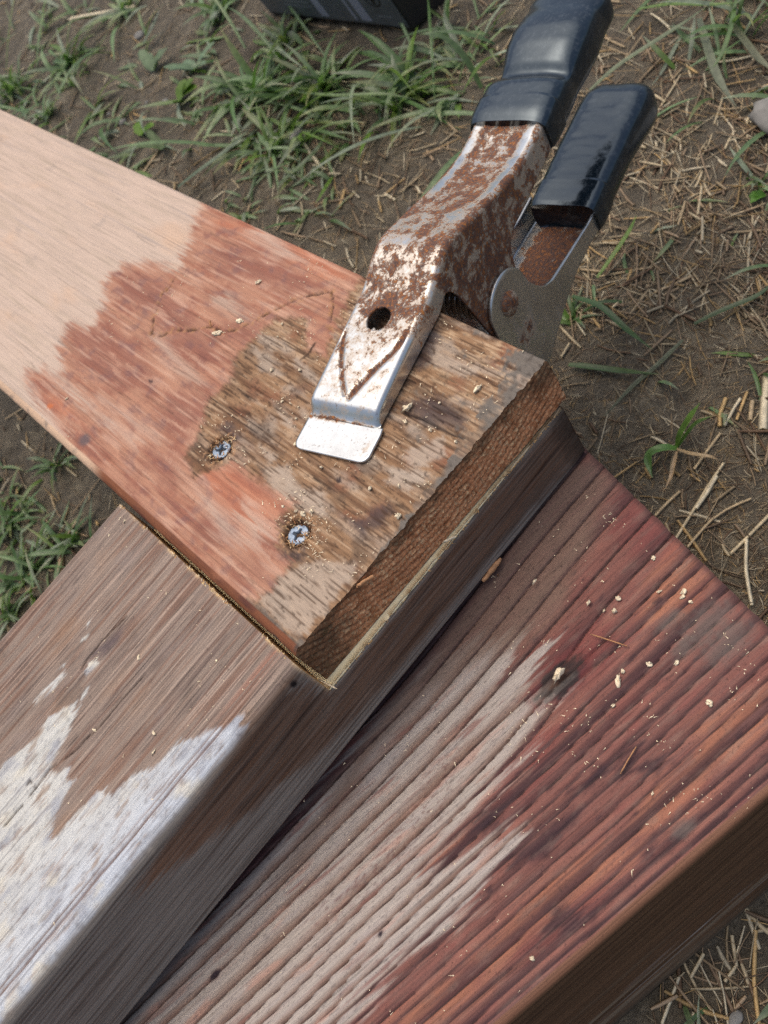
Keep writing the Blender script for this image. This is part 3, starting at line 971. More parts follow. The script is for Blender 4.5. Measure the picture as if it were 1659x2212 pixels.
c_specks = cpx([(1000, 1590), (900, 1640), (850, 1760), (760, 1850), (640, 1980), (690, 2010), (830, 1900), (960, 1760)])


def c_h(l, w, z, fc):
    q, i, t, dq = c_bands(l, w)
    amp = np.clip(dq / 9.0, 0.3, 1.15)
    prof = 0.55 * np.sin(np.clip(t, 0, 1) * math.pi * 0.62 + 0.55) - 0.25 * t - 1.5 * ss(0.93, 1.0, t) - 1.0 * ss(0.035, 0.0, t) + 0.25
    h = amp * (prof - 0.5) * (0.48 + 0.45 * np.random.RandomState(9).rand(len(gq) + 2)[i]) + 0.06 * fbm(l / 12, w / 1.2, 310, 3) + 0.05 * fbm(l / 2, w / 2, 311)
    kl, kw = c_knot
    kd = np.hypot((l - kl) / 9, (w - kw) / 4.5)
    h += ss(1.3, 0.5, kd) * (0.35 * fbm(l / 2, w / 2, 312) + 0.1)
    h -= 10.0 * ss(50, 112, w) * ss(36, -90, l)
    side = 0.05 * fbm(l / 40, z / 0.9, 313, 3)
    top = fc == 1
    fade = ss(0, 2.0, w)
    return np.where(top, h * fade, side)


def c_col(l, w, z, fc):
    n = len(l)
    q, i, t, dq = c_bands(l, w)
    rnd = np.random.RandomState(4).rand(len(gq) + 2)
    bnd = rnd[i]
    fine = fbm(l / 1.4, w / 1.2, 320, 3)
    gr = fbm(l / 30, w / 0.9, 321, 3)
    bl = fbm(l / 30, w / 9, 322, 4)
    jag = 7 * pn(l / 60, w / 1.6, 323) + 6 * pn(l / 50, w / 5.0, 324)
    grey = ss(-3, 4, poly_sd(l + 2.2 * jag, w + 1.5 * bl, c_greyzone) + 7 * fbm(l / 30, w / 3, 325) - 4 * ss(0.5, 1, t))
    grey = np.maximum(grey, 0.85 * ss(-1, 2, poly_sd(l + jag, w, c_grey2)))
    c = np.tile(lin(126, 78, 66), (n, 1))
    c = mixc(c, lin(142, 90, 74), ss(-0.1, 0.5, bl + 0.5 * (bnd - 0.5)))
    c = mixc(c, lin(130, 72, 62), ss(0.05, 0.45, fbm(l / 26, w / 7, 326)) * 0.7)
    org = np.zeros(n)
    for p in c_orange:
        org = np.maximum(org, ss(-4, 6, poly_sd(l + jag, w, p) + 3 * bl))
    c = mixc(c, lin(166, 104, 70), org * 0.7 * ss(0.95, 0.4, t))
    rd = np.zeros(n)
    for p in c_redz:
        rd = np.maximum(rd, ss(-4, 5, poly_sd(l + jag, w, p)))
    c = mixc(c, lin(120, 56, 52), rd * 0.6)
    c = mixc(c, lin(150, 126, 108), ss(0.2, 0.55, fbm(l / 24, w / 5, 327)) * 0.35)
    late = ss(0.32, 0.92, t + 0.25 * gr + 0.2 * bl + 0.45 * (rnd[i + 1] - 0.5))
    c = mixc(c, lin(66, 40, 42), late * (0.72 + 0.28 * rnd[i]))
    dk = np.zeros(n)
    for p in c_darks:
        dk = np.maximum(dk, ss(-2.5, 3, poly_sd(l + jag * 0.8, w, p) + 4 * fbm(l / 8, w / 3, 328)))
    dk = np.maximum(dk, 0.8 * ss(0.34, 0.5, fbm(l / 14, w / 4, 329)))
    c = mixc(c, lin(54, 36, 42), dk * 0.8)
    c = mixc(c, lin(60, 40, 42), ss(0.12, 0.4, fbm(l / 50, w / 0.8, 338, 3)) * 0.3)
    c = mixc(c, lin(120, 96, 84), ss(0.1, 0.5, fbm(l / 10, w / 3, 339, 4)) * 0.35)
    g = np.tile(lin(172, 160, 148), (n, 1))
    g = mixc(g, lin(162, 150, 142), ss(-0.1, 0.4, gr))
    g = mixc(g, lin(118, 86, 68), ss(0.42, 1.0, t + 0.2 * bl) * 0.9)
    g = mixc(g, lin(124, 66, 56), ss(0.12, 0.42, fbm(l / 26, w / 2.6, 346, 4)) * ss(-0.2, 0.3, fbm(l / 60, w / 20, 347)) * 0.6)
    g = mixc(g, lin(176, 132, 112), ss(0.15, 0.5, fbm(l / 30, w / 6, 330)) * 0.6)
    spk = ss(-10, 20, poly_sd(l, w, c_specks)) * ss(0.04, 0.3, fbm(l / 3.0, w / 1.3, 331) + 0.35 * fbm(l / 26, w / 6, 332))
    g = mixc(g, lin(96, 50, 46), spk * 0.85)
    g = mixc(g, lin(96, 86, 84), ss(0.26, 0.5, fbm(l / 3.4, w / 0.9, 333, 3)) * 0.55)
    c = c * (1 - grey[:, None]) + g * grey[:, None]
    sh = poly_sd(l, w, cpx([(560, 1900), (760, 1560), (1040, 1230), (1220, 980), (1340, 1020), (1220, 1310), (1120, 1390), (980, 1440), (840, 1560), (640, 1850)]))
    c = mixc(c, lin(122, 98, 82), ss(-4, 7, sh + 5 * bl) * 0.8 * (1 - 0.55 * ss(0.75, 1.0, t)))
    # groove line
    c = mixc(c, lin(50, 34, 32), np.maximum(ss(0.90, 0.97, t), ss(0.045, 0.0, t)) * 0.9 * (0.5 + 0.5 * ss(-0.3, 0.1, fbm(l / 20, q / 3, 337))))
    c = mixc(c, lin(66, 44, 42), ss(0.3, 0.55, fbm(l / 1.6, w / 0.9, 334, 3)) * (0.2 + 0.4 * (1 - grey)))
    c = mixc(c, lin(120, 84, 76), ss(0.1, 0.4, gr) * 0.4 * (1 - grey))
    kl, kw = c_knot
    kd = np.hypot((l - kl) / 11, (w - kw) / 5.5) + 0.45 * fbm(l / 5, w / 3, 335, 4)
    c = mixc(c, lin(44, 38, 36), ss(1.25, 0.8, kd) * 0.8)
    c = mixc(c, lin(92, 62, 40), ss(0.5, 0.2, kd) * 0.5)
    c = mixc(c, lin(110, 40, 38), ss(1.7, 1.2, kd) * ss(0.9, 1.2, kd) * 0.5)
    for (u, v), r in (((1530, 1345), 7), ((1478, 1400), 4), ((1570, 1390), 7), ((1475, 1790), 3), ((1450, 1340), 4)):
        a, b = c_lw(P(u, v, C_TOP))
        c = mixc(c, lin(104, 94, 86), 0.8 * ss(1.2, 0.3, np.hypot((l - a) / (r * 1.8), (w - b) / r) + 0.5 * fbm(l / 3, w / 3, 336)) * 0.7)
    for (u, v), r in (((447, 2102), 2.2), ((822, 2017), 1.3)):
        a, b = c_lw(P(u, v, C_TOP))
        c = mixc(c, lin(50, 38, 44), ss(r, r * 0.5, np.hypot((l - a) / 1.5, w - b) + 0.6 * fine))
    edge_end = ss(c_lend(w) - 3, c_lend(w), l)
    c = mixc(c, lin(70, 46, 42), edge_end * 0.7)
    # sawn side: even fine brown grain with pale bands
    s = np.tile(lin(112, 80, 54), (n, 1))
    s = mixc(s, lin(84, 58, 38), ss(-0.2, 0.35, fbm(l / 200, z / 0.75, 340, 2)))
    s = mixc(s, lin(150, 130, 106), ss(0.05, 0.45, fbm(l / 160, z / 6, 341)) * ss(60, 30, z) * 0.8)
    s = mixc(s, lin(190, 182, 174), ss(0.2, 0.5, fbm(l / 90, z / 2.5, 342)) * np.exp(-((z - 26) / 9.0) ** 2) * 0.9)
    s = mixc(s, lin(140, 92, 68), ss(95, 98, z) * 0.5)
    s = mixc(s, lin(70, 58, 44), ss(14, 0, z + 4 * fbm(l / 9, z / 5, 343)) * 0.7)
    return np.where((fc == 0)[:, None], s, c)


c_lend = lambda w: 38.8 + 0.055 * w
LCg = spaced([(-430, -220, 1.4, 0.85), (-220, 38.8, 0.75, 0.62)])
chC = chain(0.0, 164.0, 0.6, C_TOP, (2.6, 2.0, 2.0, 2.0), (1.0, 0.55, 6))


def c_shift(l, w, z):
    return ss(20, 38.8, l) * (0.055 * w + 0.5 * fbm(w / 7, z / 7, 345))


V, F, c = sweep(chC, LCg, c_place, c_h, c_col, 0, c_shift)
Vs, Fs, Cs = [V], list(F), [c]
off = len(V)
for l, f in ((-430.0, False), (38.8, True)):
    pl = (lambda l_, w, z: c_place(l_ + (0.055 * w if l_[0] > 0 else 0) - 0.2, w, z))
    V, F, c = cap(chC, l, pl, lambda l_, w, z: np.tile(lin(110, 66, 48), (len(l_), 1)), off, f)
    Vs.append(V), Cs.append(c), Fs.extend(F)
    off += len(V)
me = np_mesh('cedar_board', np.concatenate(Vs), Fs, np.concatenate(Cs))
boardC = link('grooved_board', me, M_C)
tag(boardC, 'thick red and grey board with deep grain grooves, lowest, on the muddy ground', 'board')

# ------------------------------------------------------------------ spring clamp
KO = np.array([71.6, 263.6])
KA = np.array([0.96, 0.28])
KN = np.array([-0.28, 0.96])
MIDZ = CAMZ - 312.0


def k_place(s, w, z):
    s, w, z = np.broadcast_arrays(np.asarray(s, float), np.asarray(w, float), np.asarray(z, float))
    return np.stack([KO[0] + s * KA[0] + w * KN[0], KO[1] + s * KA[1] + w * KN[1], z], -1)


def clamp_metal():
    k = NT('rusty_chrome')
    v = k.coords()
    at = k.n('ShaderNodeAttribute', attribute_name='rust')
    n1 = k.noise(v, 140, 8, 0.70, 0.5)
    n2 = k.noise(v, 780, 4, 0.65, 0.3)
    n3 = k.noise(v, 2100, 3, 0.6)
    f = k.math('ADD', k.math('ADD', k.math('MULTIPLY', n1, 0.95), k.math('MULTIPLY', n2, 0.40)), at.outputs['Fac'])
    mask = k.ramp(f, [(0.785, (0, 0, 0)), (0.815, (0.7,) * 3), (0.87, (1, 1, 1))])
    halo = k.ramp(f, [(0.62, (0, 0, 0)), (0.78, (1, 1, 1))])
    pits = k.ramp(n2, [(0.60, (0, 0, 0)), (0.68, (1, 1, 1))])
    rc = k.ramp(n2, [(0.28, (0.050, 0.034, 0.030)), (0.45, (0.115, 0.062, 0.045)), (0.56, (0.19, 0.075, 0.034)), (0.68, (0.40, 0.15, 0.03))])
    rc2 = k.ramp(n3, [(0.3, (0.75,) * 3), (0.7, (1.25,) * 3)])
    rc = k.mix(1.0, rc, rc2, 'MULTIPLY')
    gr = k.noise(v, 60, 5, 0.65)
    base = k.mix(k.ramp(gr, [(0.42, (0, 0, 0)), (0.7, (0.7,) * 3)]), (0.62, 0.63, 0.61), (0.40, 0.41, 0.40))
    base = k.mix(k.math('MULTIPLY', halo, 0.65), base, (0.46, 0.31, 0.17))
    base = k.mix(k.math('MULTIPLY', pits, 0.7), base, (0.20, 0.17, 0.15))
    c = k.mix(mask, base, rc)
    k.l(c, k.b.inputs['Base Color'])
    k.l(k.math('MULTIPLY', k.math('MULTIPLY', k.math('SUBTRACT', 1.0, mask, True), k.math('SUBTRACT', 1.0, k.math('MULTIPLY', halo, 0.6))), 0.88), k.b.inputs['Metallic'])
    sm = k.ramp(n1, [(0.3, (0.20,) * 3), (0.7, (0.30,) * 3)])
    rr = k.mix(mask, sm, (0.82,) * 3)
    k.l(rr, k.b.inputs['Roughness'])
    n_a = k.bump(k.math('MULTIPLY', mask, k.math('ADD', 0.4, n3)), 0.6, 0.00025)
    n_b = k.bump(n1, 0.05, 0.0006, n_a)
    k.l(n_b, k.b.inputs['Normal'])
    return k.m


M_K = clamp_metal()


def vinyl():
    k = NT('black_vinyl')
    v = k.coords()
    n = k.noise(v, 90, 5, 0.6)
    d = k.noise(v, 420, 5, 0.7)
    dm = k.ramp(d, [(0.5, (0, 0, 0)), (0.74, (1, 1, 1))])
    k.l(k.mix(k.math('MULTIPLY', dm, 0.30), (0.008, 0.014, 0.020), (0.14, 0.155, 0.165)), k.b.inputs['Base Color'])  # base leans blue to imitate the sky mirrored in it
    k.l(k.mix(dm, (0.16,) * 3, (0.30,) * 3), k.b.inputs['Roughness'])
    k.b.inputs['Specular IOR Level'].default_value = 0.75
    k.b.inputs['Specular Tint'].default_value = (0.72, 0.88, 1.0, 1)  # blue of the sky put into the reflection tint
    k.l(k.bump(n, 0.10, 0.0012, k.bump(d, 0.03, 0.0002)), k.b.inputs['Normal'])
    return k.m


M_V = vinyl()
PROF = np.array([(-3.2, 281.2), (-2.4, 281.0), (-1.2, 279.6), (0.6, 277.0), (2.0, 275.9), (4.5, 275.3), (16, 274.3), (30, 273.2), (53, 271.6), (60, 269.6), (66, 267.2), (73, 265.6),
                 (80, 266.2), (88, 268.8), (103, 273.6), (118, 278.6), (130, 281.8), (140, 283.3), (150, 283.4), (158, 282.8), (178, 280), (215, 279)])
UP_LOW = np.array([(-6, 281.6), (0.5, 281.9), (52, 281.9), (56, 281.0), (58.5, 279.6), (60.5, 279.0), (62.5, 279.6), (64.5, 281.6), (66.5, 286), (68.2, 294), (69.5, 304), (71.5, 318),
                   (74, 326), (78, 331), (84, 333.5), (92, 332.5), (98, 328), (102, 320), (104.5, 311), (107, 303.5), (110, 300.5), (115, 299.2), (134, 298.6), (150, 297.6), (166, 296.5), (230, 296)])


def smooth_interp(x, tab, rad=1.2):
    o = 0
    for k in (-1, -0.5, 0, 0.5, 1):
        o = o + np.interp(x + k * rad, tab[:, 0], tab[:, 1])
    return o / 5


def arm(lower, wi, wo, s1):
    """U-section stamped arm from the jaw to s1; lower arm is the mirror image and sits outside the upper one"""
    S = np.concatenate([np.arange(-3.3, 62, 0.5), np.arange(62, 108, 0.4), np.arange(108, s1 + 0.1, 0.8)])
    D = smooth_interp(S, PROF, 0.9)
    LOW = smooth_interp(S, UP_LOW, 0.8)
    if lower:
        # ear: a rounded plate about the pin, then a shallow flange along the handle
        ear = np.where(np.abs(S - 88.5) < 16, 322.5 + np.sqrt(np.clip(16.0 ** 2 - (S - 88.5) ** 2, 0, None)), 0)
        base = np.interp(S, [-6, 0, 50, 64, 72, 76, 100, 105, 110, 113.5, 120, 140, 160, 180], [281.6, 282, 282, 284, 300, 322, 322, 318, 309, 304.5, 301, 297.5, 294.5, 294])
        LOW = np.maximum(base, ear)
        LOW = np.convolve(np.pad(LOW, 2, mode='edge'), np.ones(5) / 5, 'valid')
        LOW = np.maximum(LOW, D + 1.6)
    R = 3.0
    # cross-section parameter: near flange (nf), arc (na), top (nt), arc, far flange
    nf, na, nt = 26, 7, 46
    rows = []
    W0, W1 = wi, wo
    tf = np.linspace(0, 1, nf)
    out_w, out_z = [], []
    topmask = []
    for j in range(nf):
        zt = D + R
        out_w.append(np.full_like(S, W0)), out_z.append(LOW + (np.minimum(zt, LOW - 0.05) - LOW) * tf[j])
        topmask.append(0)
    for j in range(1, na):
        a = math.pi / 2 * j / na
        out_w.append(np.full_like(S, W0 + R - R * math.cos(a))), out_z.append(np.minimum(D + R - R * math.sin(a), LOW - 0.02))
        topmask.append(0)
    for j in range(nt + 1):
        out_w.append(np.full_like(S, W0 + R + (W1 - W0 - 2 * R) * j / nt)), out_z.append(D.copy())
        topmask.append(1)
    for j in range(na - 1, 0, -1):
        a = math.pi / 2 * j / na
        out_w.append(np.full_like(S, W1 - R + R * math.cos(a))), out_z.append(np.minimum(D + R - R * math.sin(a), LOW - 0.02))
        topmask.append(0)
    for j in range(nf - 1, -1, -1):
        zt = D + R
        out_w.append(np.full_like(S, W1)), out_z.append(LOW + (np.minimum(zt, LOW - 0.05) - LOW) * tf[j])
        topmask.append(0)
    Wm = np.stack(out_w, 1)
    Dm = np.stack(out_z, 1)
    Sm = np.repeat(S[:, None], Wm.shape[1], 1)
    tm = np.repeat(np.array(topmask, float)[None], len(S), 0)
    # pressed V groove on the jaw, a shallow dished back
    wc = (W0 + W1) / 2
    dl = line_d(Sm.ravel(), Wm.ravel(), [(6.0, 19.0), (12, 23.4), (20, 28.2), (33, 33.6), (42, 35.5)])
    dr = line_d(Sm.ravel(), Wm.ravel(), [(5.0, 16.2), (12, 13.2), (20, 9.6), (28, 5.2), (38, 1.6), (50, -1.0)])
    gv = (1.0 * np.exp(-(dl / 0.85) ** 2) + 1.2 * np.exp(-(dr / 1.15) ** 2)).reshape(Sm.shape) * tm
    Dm = Dm + gv
    dish = 1.3 * np.exp(-(((Wm - wc) / 10.5) ** 4)) * ss(92, 118, Sm) * tm
    Dm = Dm + dish
    V = k_place(Sm.ravel(), Wm.ravel(), 0)
    zz = CAMZ - Dm.ravel()
    if lower:
        zz = 2 * (MIDZ - 9.0 * ss(35, 72, Sm.ravel())) - zz
    V[:, 2] = zz
    F = grid_faces(len(S), Wm.shape[1], 0, lower)
    # hole through the jaw
    cs, cw, r = 41.2, 19.6, 5.5
    dd = np.hypot(Sm.ravel() - cs, Wm.ravel() - cw)
    inside = (dd < r) & (tm.ravel() > 0.5)
    F = F[~inside[F].any(1)]
    ring = (dd < r + 0.62) & (tm.ravel() > 0.5) & ~inside
    k_ = r / np.maximum(dd, 1e-6)
    Sn, Wn = Sm.ravel().copy(), Wm.ravel().copy()
    Sn[ring] = cs + (Sn[ring] - cs) * k_[ring]
    Wn[ring] = cw + (Wn[ring] - cw) * k_[ring]
    Vr = k_place(Sn, Wn, 0)
    V[ring, 0], V[ring, 1] = Vr[ring, 0], Vr[ring, 1]
    rust = np.zeros(len(Sn))
    rust += 0.15 * ss(10, 50, Sn) + 0.12 * ss(80, 112, Sn) * tm.ravel() - 0.028
    rust += 0.10 * (1 - tm.ravel()) * ss(56, 75, Sn) * ss(150, 135, Sn) + 0.06 * (1 - tm.ravel()) * ss(135, 160, Sn)
    rust += (0.20 + 0.16 * ss(-0.2, 0.4, fbm(Sn / 5, Wn / 3, 410))) * np.clip(gv.ravel() * 1.15, 0, 1) * ss(3, 8, Sn)
    rust += 0.07 * ss(44, 58, Sn) * ss(92, 78, Sn) * tm.ravel() * (0.6 + fbm(Sn / 9, Wn / 9, 412))
    rust += 0.07 * ss(-0.05, 0.4, fbm(Sn / 6, Wn / 6, 411)) * ss(4, 12, Sn)
    rust += 0.16 * np.exp(-((dd - r - 1.5) / 2.5) ** 2) * ss(-2, 4, Sn - cs)
    rust += 0.20 * np.exp(-((Sn + 2.9) / 0.7) ** 2)
    rust -= 0.045 * ss(42, 58, Sn) + 0.035 * ss(88, 112, Sn) * tm.ravel() + 0.04 * ss(100, 120, Sn) * (1 - tm.ravel())
    rust -= 0.24 * ss(9.5, 14.0, np.abs(Wn - wc)) * ss(100, 118, Sn) * tm.ravel()
    rust -= 0.12 * (1 - tm.ravel()) * ss(50, 30, Sn)
    if lower:
        rust -= 0.30 * (1 - tm.ravel()) * ss(55, 70, Sn)
        rust += 0.10 * tm.ravel() * ss(100, 120, Sn)
        rust += 0.24 * (1 - tm.ravel()) * np.exp(-((Sn - 92) / 9) ** 2) * ss(8, 2, np.abs(Dm.ravel() - 300))
    me = np_mesh('arm', V, F, attrs={'rust': rust})
    return me


def solid(o, t, off):
    m = o.modifiers.new('thick', 'SOLIDIFY')
    m.thickness = t * SC
    m.offset = off
    m.use_even_offset = False


clamp = empty('spring_clamp', (*(KO + 88 * KA + 18 * KN), MIDZ), 'rusty chromed spring clamp with black vinyl handle grips, biting on the two lapped boards', 'clamp')
o = link('upper_arm', arm(False, 0.0, 36.0, 172), M_K, clamp)
solid(o, 1.3, -1)
o['label'] = 'upper clamp arm with a round hole and a pressed V groove'
o = link('lower_arm', arm(True, -2.0, 38.0, 176), M_K, clamp)
solid(o, 1.3, -1)


def jaw_plate(lower):
    """flat tongue in front of the step, rounded outer corners"""
    ns, nw = 30, 60
    S = np.linspace(-18.6, -2.6, ns)
    T = np.linspace(0, 1, nw)
    Sm, Tm = np.meshgrid(S, T, indexing='ij')
    r = 4.0
    inset = np.where(Sm < -18.6 + r, r - np.sqrt(np.clip(r * r - (r - (Sm + 18.6)) ** 2, 0, None)), 0)
    a = -2.2 + inset
    b = 35.6 - inset
    pinch = 1.2 * np.exp(-((Sm + 3.0) / 1.6) ** 2)
    W = a + pinch * 0.4 + (b - a - pinch * 0.4) * Tm
    D = 281.24 + 0.10 * ss(-10, -18, Sm)
    V = k_place(Sm.ravel(), W.ravel(), 0)
    zz = CAMZ - D.ravel()
    V[:, 2] = 2 * MIDZ - zz if lower else zz
    rust = -0.13 + 0.24 * np.exp(-((Sm.ravel() + 3.4) / 0.9) ** 2) * ss(0.3, 0.6, Tm.ravel())
    return np_mesh('jaw_plate', V, grid_faces(ns, nw, 0, lower), attrs={'rust': rust})


for lw in (False, True):
    o = link('jaw_plate', jaw_plate(lw), M_K, clamp)
    solid(o, 1.3, -1)


# vinyl grips: closed sleeves lofted along the handles
def grip(lower):
    if not lower:
        ks = np.array([158.0, 158.6, 163, 172, 180, 184, 188, 194, 202, 211, 219, 225, 231, 236, 239.5, 241.2])
        top = np.array([281.2, 280.4, 279.0, 278.2, 277.8, 278.8, 279.4, 278.0, 275.4, 274.2, 274.6, 275.6, 276.2, 277.4, 280.4, 285.0])
        bot = np.array([299, 300, 300.5, 300.5, 300.3, 300, 299.5, 299.5, 300, 300, 299, 298, 297, 296.5, 294, 290])
        w0 = np.array([-1.4, -2.2, -2.6, -2.6, -2.6, -2.2, -1.6, -2.0, -2.6, -2.8, -2.2, -1.6, -2.2, -1.6, 1.5, 8])
        w1 = np.array([37.6, 38.6, 39.2, 39.2, 39.4, 37.2, 35.6, 36.6, 38.4, 38.8, 37.8, 37, 38.6, 38.6, 35, 28])
    else:
        ks = np.array([166.0, 166.6, 172, 182, 195, 208, 220, 231, 240, 246, 250, 252])
        top = np.array([341.6, 340.6, 340.0, 339.4, 339.2, 339.0, 338.8, 338.4, 338.0, 339.6, 343.0, 348.0])
        bot = np.array([361, 362, 362.2, 361.4, 360.4, 360.4, 362, 364, 365, 364.5, 362, 357])
        w0 = np.array([-3.2, -4.0, -4.4, -4.4, -4.4, -4.4, -4.4, -4.6, -4.6, -3.6, 0, 8])
        w1 = np.array([31.6, 33.0, 33.4, 33.4, 33.6, 33.8, 34, 34.2, 33.6, 32, 28, 22])
    S = np.concatenate([np.linspace(ks[0], ks[1], 4)[:-1], np.linspace(ks[1], ks[-1], 110)])
    f = lambda a: smooth_interp(S, np.stack([ks, a], 1), 1.6) if True else 0
    T, B, A0, A1 = f(top), f(bot), f(w0), f(w1)
    n = 72
    th = np.linspace(0, 2 * math.pi, n, endpoint=False)
    V = []
    for i, s in enumerate(S):
        a, b = (A1[i] - A0[i]) / 2, (B[i] - T[i]) / 2
        cw, cd = (A0[i] + A1[i]) / 2, (T[i] + B[i]) / 2
        pw = 2 / (4.2 if s < ks[3] else 3.3)
        w = cw + a * np.sign(np.cos(th)) * np.abs(np.cos(th)) ** pw
        d = cd + b * np.sign(np.sin(th)) * np.abs(np.sin(th)) ** pw
        up = ss(0.2, 0.9, -np.sin(th))
        if not lower:
            fing = 0.3 * fbm(np.full(n, s / 12), w / 14, 400) * up
            d = d + fing
            # saddle where the sleeve narrows
            d = d + 2.2 * math.exp(-((s - 187) / 4.0) ** 2) * up
        else:
            d = d + 0.9 * up * np.exp(-((w - 15) / 11) ** 2) + 0.35 * fbm(np.full(n, s / 9), w / 9, 401) * up
        V.append(k_place(np.full(n, s), w, CAMZ - d))
    V = np.concatenate(V)
    F = [grid_faces(len(S), n, 0, False, True)]
    # end caps
    nv = len(V)
    c0, c1 = V[:n].mean(0), V[-n:].mean(0)
    V = np.concatenate([V, [c0, c1]])
    j = np.arange(n)
    F.append(np.stack([np.full(n, nv), (j + 1) % n, j], -1))
    e = (len(S) - 1) * n
    F.append(np.stack([np.full(n, nv + 1), e + j, e + (j + 1) % n], -1))
    return np_mesh('grip', V, F)


o = link('handle_grip', grip(False), M_V, clamp)
o['label'] = 'upper black vinyl grip with a pinched neck'
o = link('handle_grip', grip(True), M_V, clamp)
o['label'] = 'lower black vinyl grip with scuffed flat top'


def lathe(rp, n=40):
    """rings of (radius, height)"""
    th = np.linspace(0, 2 * math.pi, n, endpoint=False)
    V = np.concatenate([np.stack([r * np.cos(th), r * np.sin(th), np.full(n, h)], -1) for r, h in rp])
    return V, grid_faces(len(rp), n, 0, False, True)


# pin through the ears with a domed head on each side
rp = [(0.01, 2.6), (2.0, 2.5), (4.0, 2.0), (5.4, 1.1), (6.0, 0.0), (6.0, -0.5), (2.4, -0.5), (2.4, -38.5), (4.6, -38.5), (4.6, -39.3), (3.4, -40.6), (0.01, -41.2)]
L0, F0 = lathe(rp)
ps, pz = 88.3, CAMZ - 318.6
Vp = k_place(ps + L0[:, 0], -2.1 - L0[:, 2] - 0.2, pz + L0[:, 1])
me = np_mesh('pivot_pin', Vp, F0, attrs={'rust': np.full(len(Vp), 0.16)})
o = link('pivot_pin', me, M_K, clamp)
o['label'] = 'rusty domed pivot pin'
# torsion spring round the pin
t = np.linspace(0, 2 * math.pi * 8, 8 * 26)
cx_, cz_, cw_ = ps + 7.5 * np.cos(t), pz + 7.5 * np.sin(t), 6 + 24 * t / t[-1]
n = 8
th = np.linspace(0, 2 * math.pi, n, endpoint=False)
V = []
for i in range(len(t)):
    rr = 7.5 + 1.3 * np.cos(th)
    V.append(k_place(ps + rr * math.cos(t[i]), cw_[i] + 1.3 * np.sin(th), pz + rr * math.sin(t[i])))
me = np_mesh('spring', np.concatenate(V), grid_faces(len(t), n, 0, False, True), attrs={'rust': np.full(len(t) * n, 0.02)})
link('torsion_spring', me, M_K, clamp)

# ------------------------------------------------------------------ screws sunk in the upper board
M_ZN = simple_mat('zinc', (0.30, 0.37, 0.45), 0.5, 0.5, nscale=700, namt=0.18, bump=0.25)
M_DK = simple_mat('driver_recess', (0.10, 0.115, 0.13), 0.6, 0.6)  # the zinc again, darkened: shade inside the recess put into its colour


def screw(idx, ang, tilt):
    sx, sy = SCREWS[idx]
    g = np.arange(-4.7, 4.71, 0.17)
    X, Y = np.meshgrid(g, g, indexing='ij')
    r = np.hypot(X, Y)
    R0 = 4.35
    k = np.where(r > R0, R0 / np.maximum(r, 1e-6), 1)
    ca, sa = math.cos(ang), math.sin(ang)
    U, W = X * ca + Y * sa, -X * sa + Y * ca

    def slot(a, b):
        return ss(0.0, 0.28, np.minimum(2.75 - np.abs(a), (0.62 + 0.10 * (2.75 - np.abs(a))) - np.abs(b)))
    cross = np.maximum(np.maximum(slot(U, W), slot(W, U)), ss(1.5, 1.1, r))
    dep = cross * (0.7 + 1.3 * ss(2.8, 0.3, r))
    Z = 0.12 - 0.25 * (np.minimum(r, R0) / R0) ** 2 - dep
    Z = np.where(r > R0, -0.8, Z)
    top = A_TOP - 1.25
    V = np.stack([sx + X.ravel() * k.ravel(), sy + Y.ravel() * k.ravel(), top + Z.ravel() + tilt[0] * X.ravel() + tilt[1] * Y.ravel()], -1)
    F = grid_faces(len(g), len(g))
    deep = (cross.ravel() > 0.5)
    rr = r.ravel()
    keep = (rr[F] < R0 + 0.3).any(1)
    F = F[keep]
    isd = deep[F].sum(1) >= 3
    head = np_mesh('screw', V, F[~isd])
    hs = link('screw', head, M_ZN, boardA)
    hs['label'] = ['zinc cross-head screw half buried in splinters, farther from the board end', 'clean zinc cross-head screw nearer the board end'][idx]
    rec = np_mesh('cross_recess', V, F[isd])
    rc = bpy.data.objects.new('cross_recess', rec)
    rec.materials.append(M_DK)
    COL.objects.link(rc)
    rc.parent = hs
    rc.matrix_parent_inverse = Matrix.Translation(-boardA.location).inverted() @ Matrix.Identity(4) if False else Matrix.Identity(4)


V, F, C = [], [], []
for idx, (sx, sy) in enumerate(SCREWS):
    for q_ in range(110):
        a = random.uniform(0, 6.28)
        r = abs(random.gauss(5.4, 0.9))
        if idx == 0 and random.random() < 0.25:
            a = random.gauss(1.1, 0.5)
            r = random.uniform(2.6, 5.6)
        if idx == 1 and random.random() < 0.4:
            a = random.gauss(4.6, 0.5)
            r = random.uniform(4.0, 8.0)
        p = (sx + r * math.cos(a), sy + r * math.sin(a), A_TOP - random.uniform(0.1, 1.3))
        d = (-math.cos(a) * random.uniform(-0.4, 1) + random.gauss(0, .4), -math.sin(a) * random.uniform(-0.4, 1) + random.gauss(0, .8), random.uniform(0.05, 0.7))
        spike(p, d, random.uniform(0.8, 2.8), random.uniform(0.14, 0.4), random.choice([lin(196, 150, 104), lin(150, 104, 66), lin(222, 188, 140), lin(110, 74, 46)]))
fb = link('torn_fibre', np_mesh('torn_fibre', np.array(V), np.array(F), np.array(C), smooth=False), M_FRESH, boardA)
fb['kind'] = 'stuff'
screw(0, 0.62, (0.03, 0.02))
screw(1, 0.28, (-0.04, 0.03))

# ------------------------------------------------------------------ ground
def gz(x, y):
    """height of the muddy ground in mm"""
    h = 7.0 * fbm(x / 130, y / 130, 500, 3) + 3.2 * fbm(x / 34, y / 34, 501, 3) + 2.0 * fbm(x / 11, y / 11, 502, 3)
    far = np.clip((np.hypot(x - 100, y - 400) - 1500) / 4000, 0, 1)
    return h * (1 + 2 * far) - 2.0


